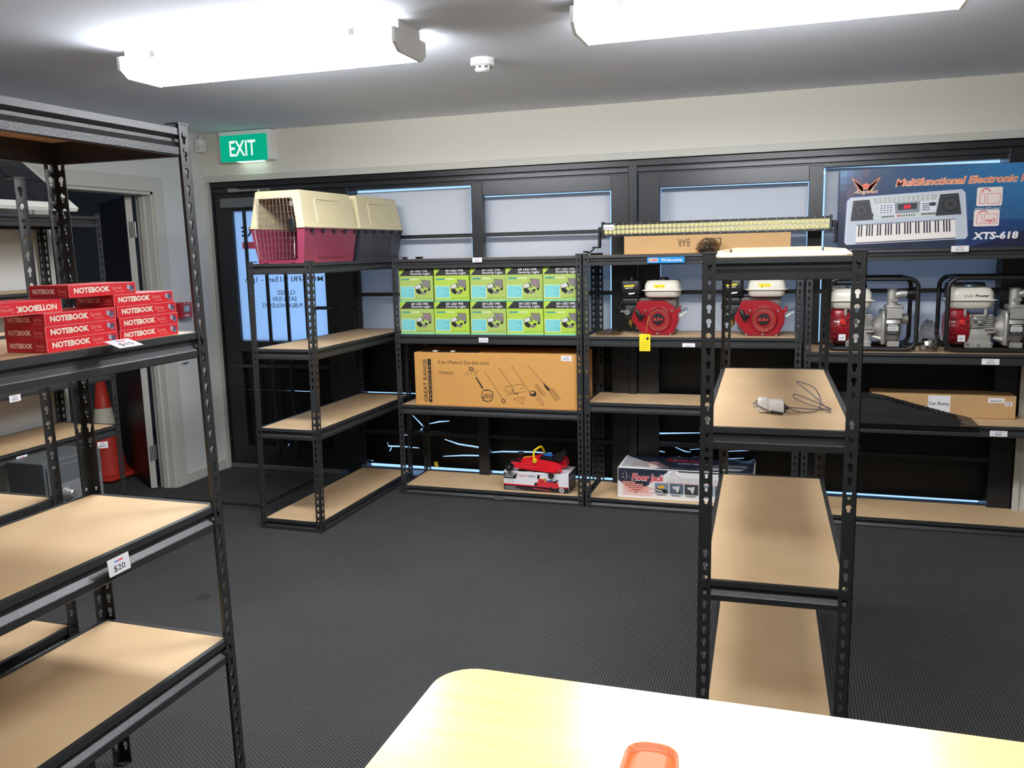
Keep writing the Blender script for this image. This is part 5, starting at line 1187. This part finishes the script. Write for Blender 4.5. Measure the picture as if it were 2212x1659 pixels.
# ================================================================ the pale table in the foreground
TZ = 1.0
k_ = (1.5371-TZ)/(1.5371-.75)
tx0, ty1 = -.602*k_, -4.5752+(4.5752-3.158)*k_
t = thing('table', 'pale wooden table with a rounded corner, glaring at the bottom edge', 'table', (0, 0, 0))
r = .052; pts = []
X1, Y0 = 1.75, -4.05
for cx, cy, a0 in ((X1-r, ty1-r, 0), (tx0+r, ty1-r, 90), (tx0+r, Y0+r, 180), (X1-r, Y0+r, 270)):
    for i in range(9):
        a = math.radians(a0+90*i/8); pts.append((cx+r*math.cos(a), cy+r*math.sin(a)))
q = MB(); q.prism(pts, TZ-.024, TZ, wood_mat('table_laminate', (236, 206, 132), (244, 218, 146), (3, 40, 3), .22), 'z'); q.build('tabletop', t, .002)
for x in (tx0+.10, X1-.10):
    for y in (Y0+.08, ty1-.10):
        q = MB(); q.cyl((x, y, 0), (x, y, TZ-.024), .02, M['frame2'], 14); q.build('leg', t)
t = thing('tan_patch', 'orange-brown rounded patch raised on the bright table at the bottom edge', 'item', (-0.113, -3.784, TZ))
q = MB(); q.rbox(-.036, .020, -.05, .048, 0, .010, mat('orange_brown', (196, 104, 52), .5), .022); q.build('body', t)  # thin slab added to stand for an orange-brown patch on the table

# ================================================================ shelf tickets and small marks
price_tag('white ticket reading $35 on the top beam over the green boxes', (-1.757, .2345, 1.480), .060, .028, '$35')
price_tag('white ticket reading $32.50 on the beam under the green boxes', (-1.728, .2245, 1.001), .060, .028, '$32.50')
price_tag('crooked clear ticket on the beam under the engines', (-.510, .2245, .985), .070, .022, '$215', logo=False)
price_tag('white ticket reading $130 on the beam under the keyboard box', (.828, .2285, 1.487), .080, .030, '$130')
price_tag('white ticket reading $235 on the beam under the SNK Power pump', (.996, .2230, .918), .080, .030, '$235')
price_tag('white ticket reading $45 on the beam under the car ramp', (1.054, .2230, .548), .080, .030, '$45')
t = thing('grey_tape', 'strip of dull tape on the bottom beam below the trolley jack carton', 'tape', (-1.655, .2243, .020)); q = MB(); q.box(-.032, .032, 0, .0008, -.012, .012, mat('tape_grey', (84, 82, 78), .6)); q.build('strip', t)
t = thing('yellow_tape', 'scrap of yellow tape at the foot of a rear post beside the light slit', 'tape', (-2.262, .6445, .085)); q = MB(); q.add([(.0, 0, .03), (.024, 0, .03), (.030, 0, -.005), (.012, 0, -.012), (.0, 0, .004)], [(0, 1, 2, 3, 4)], mat('tape_yellow', (196, 186, 50), .6)); q.build('strip', t)
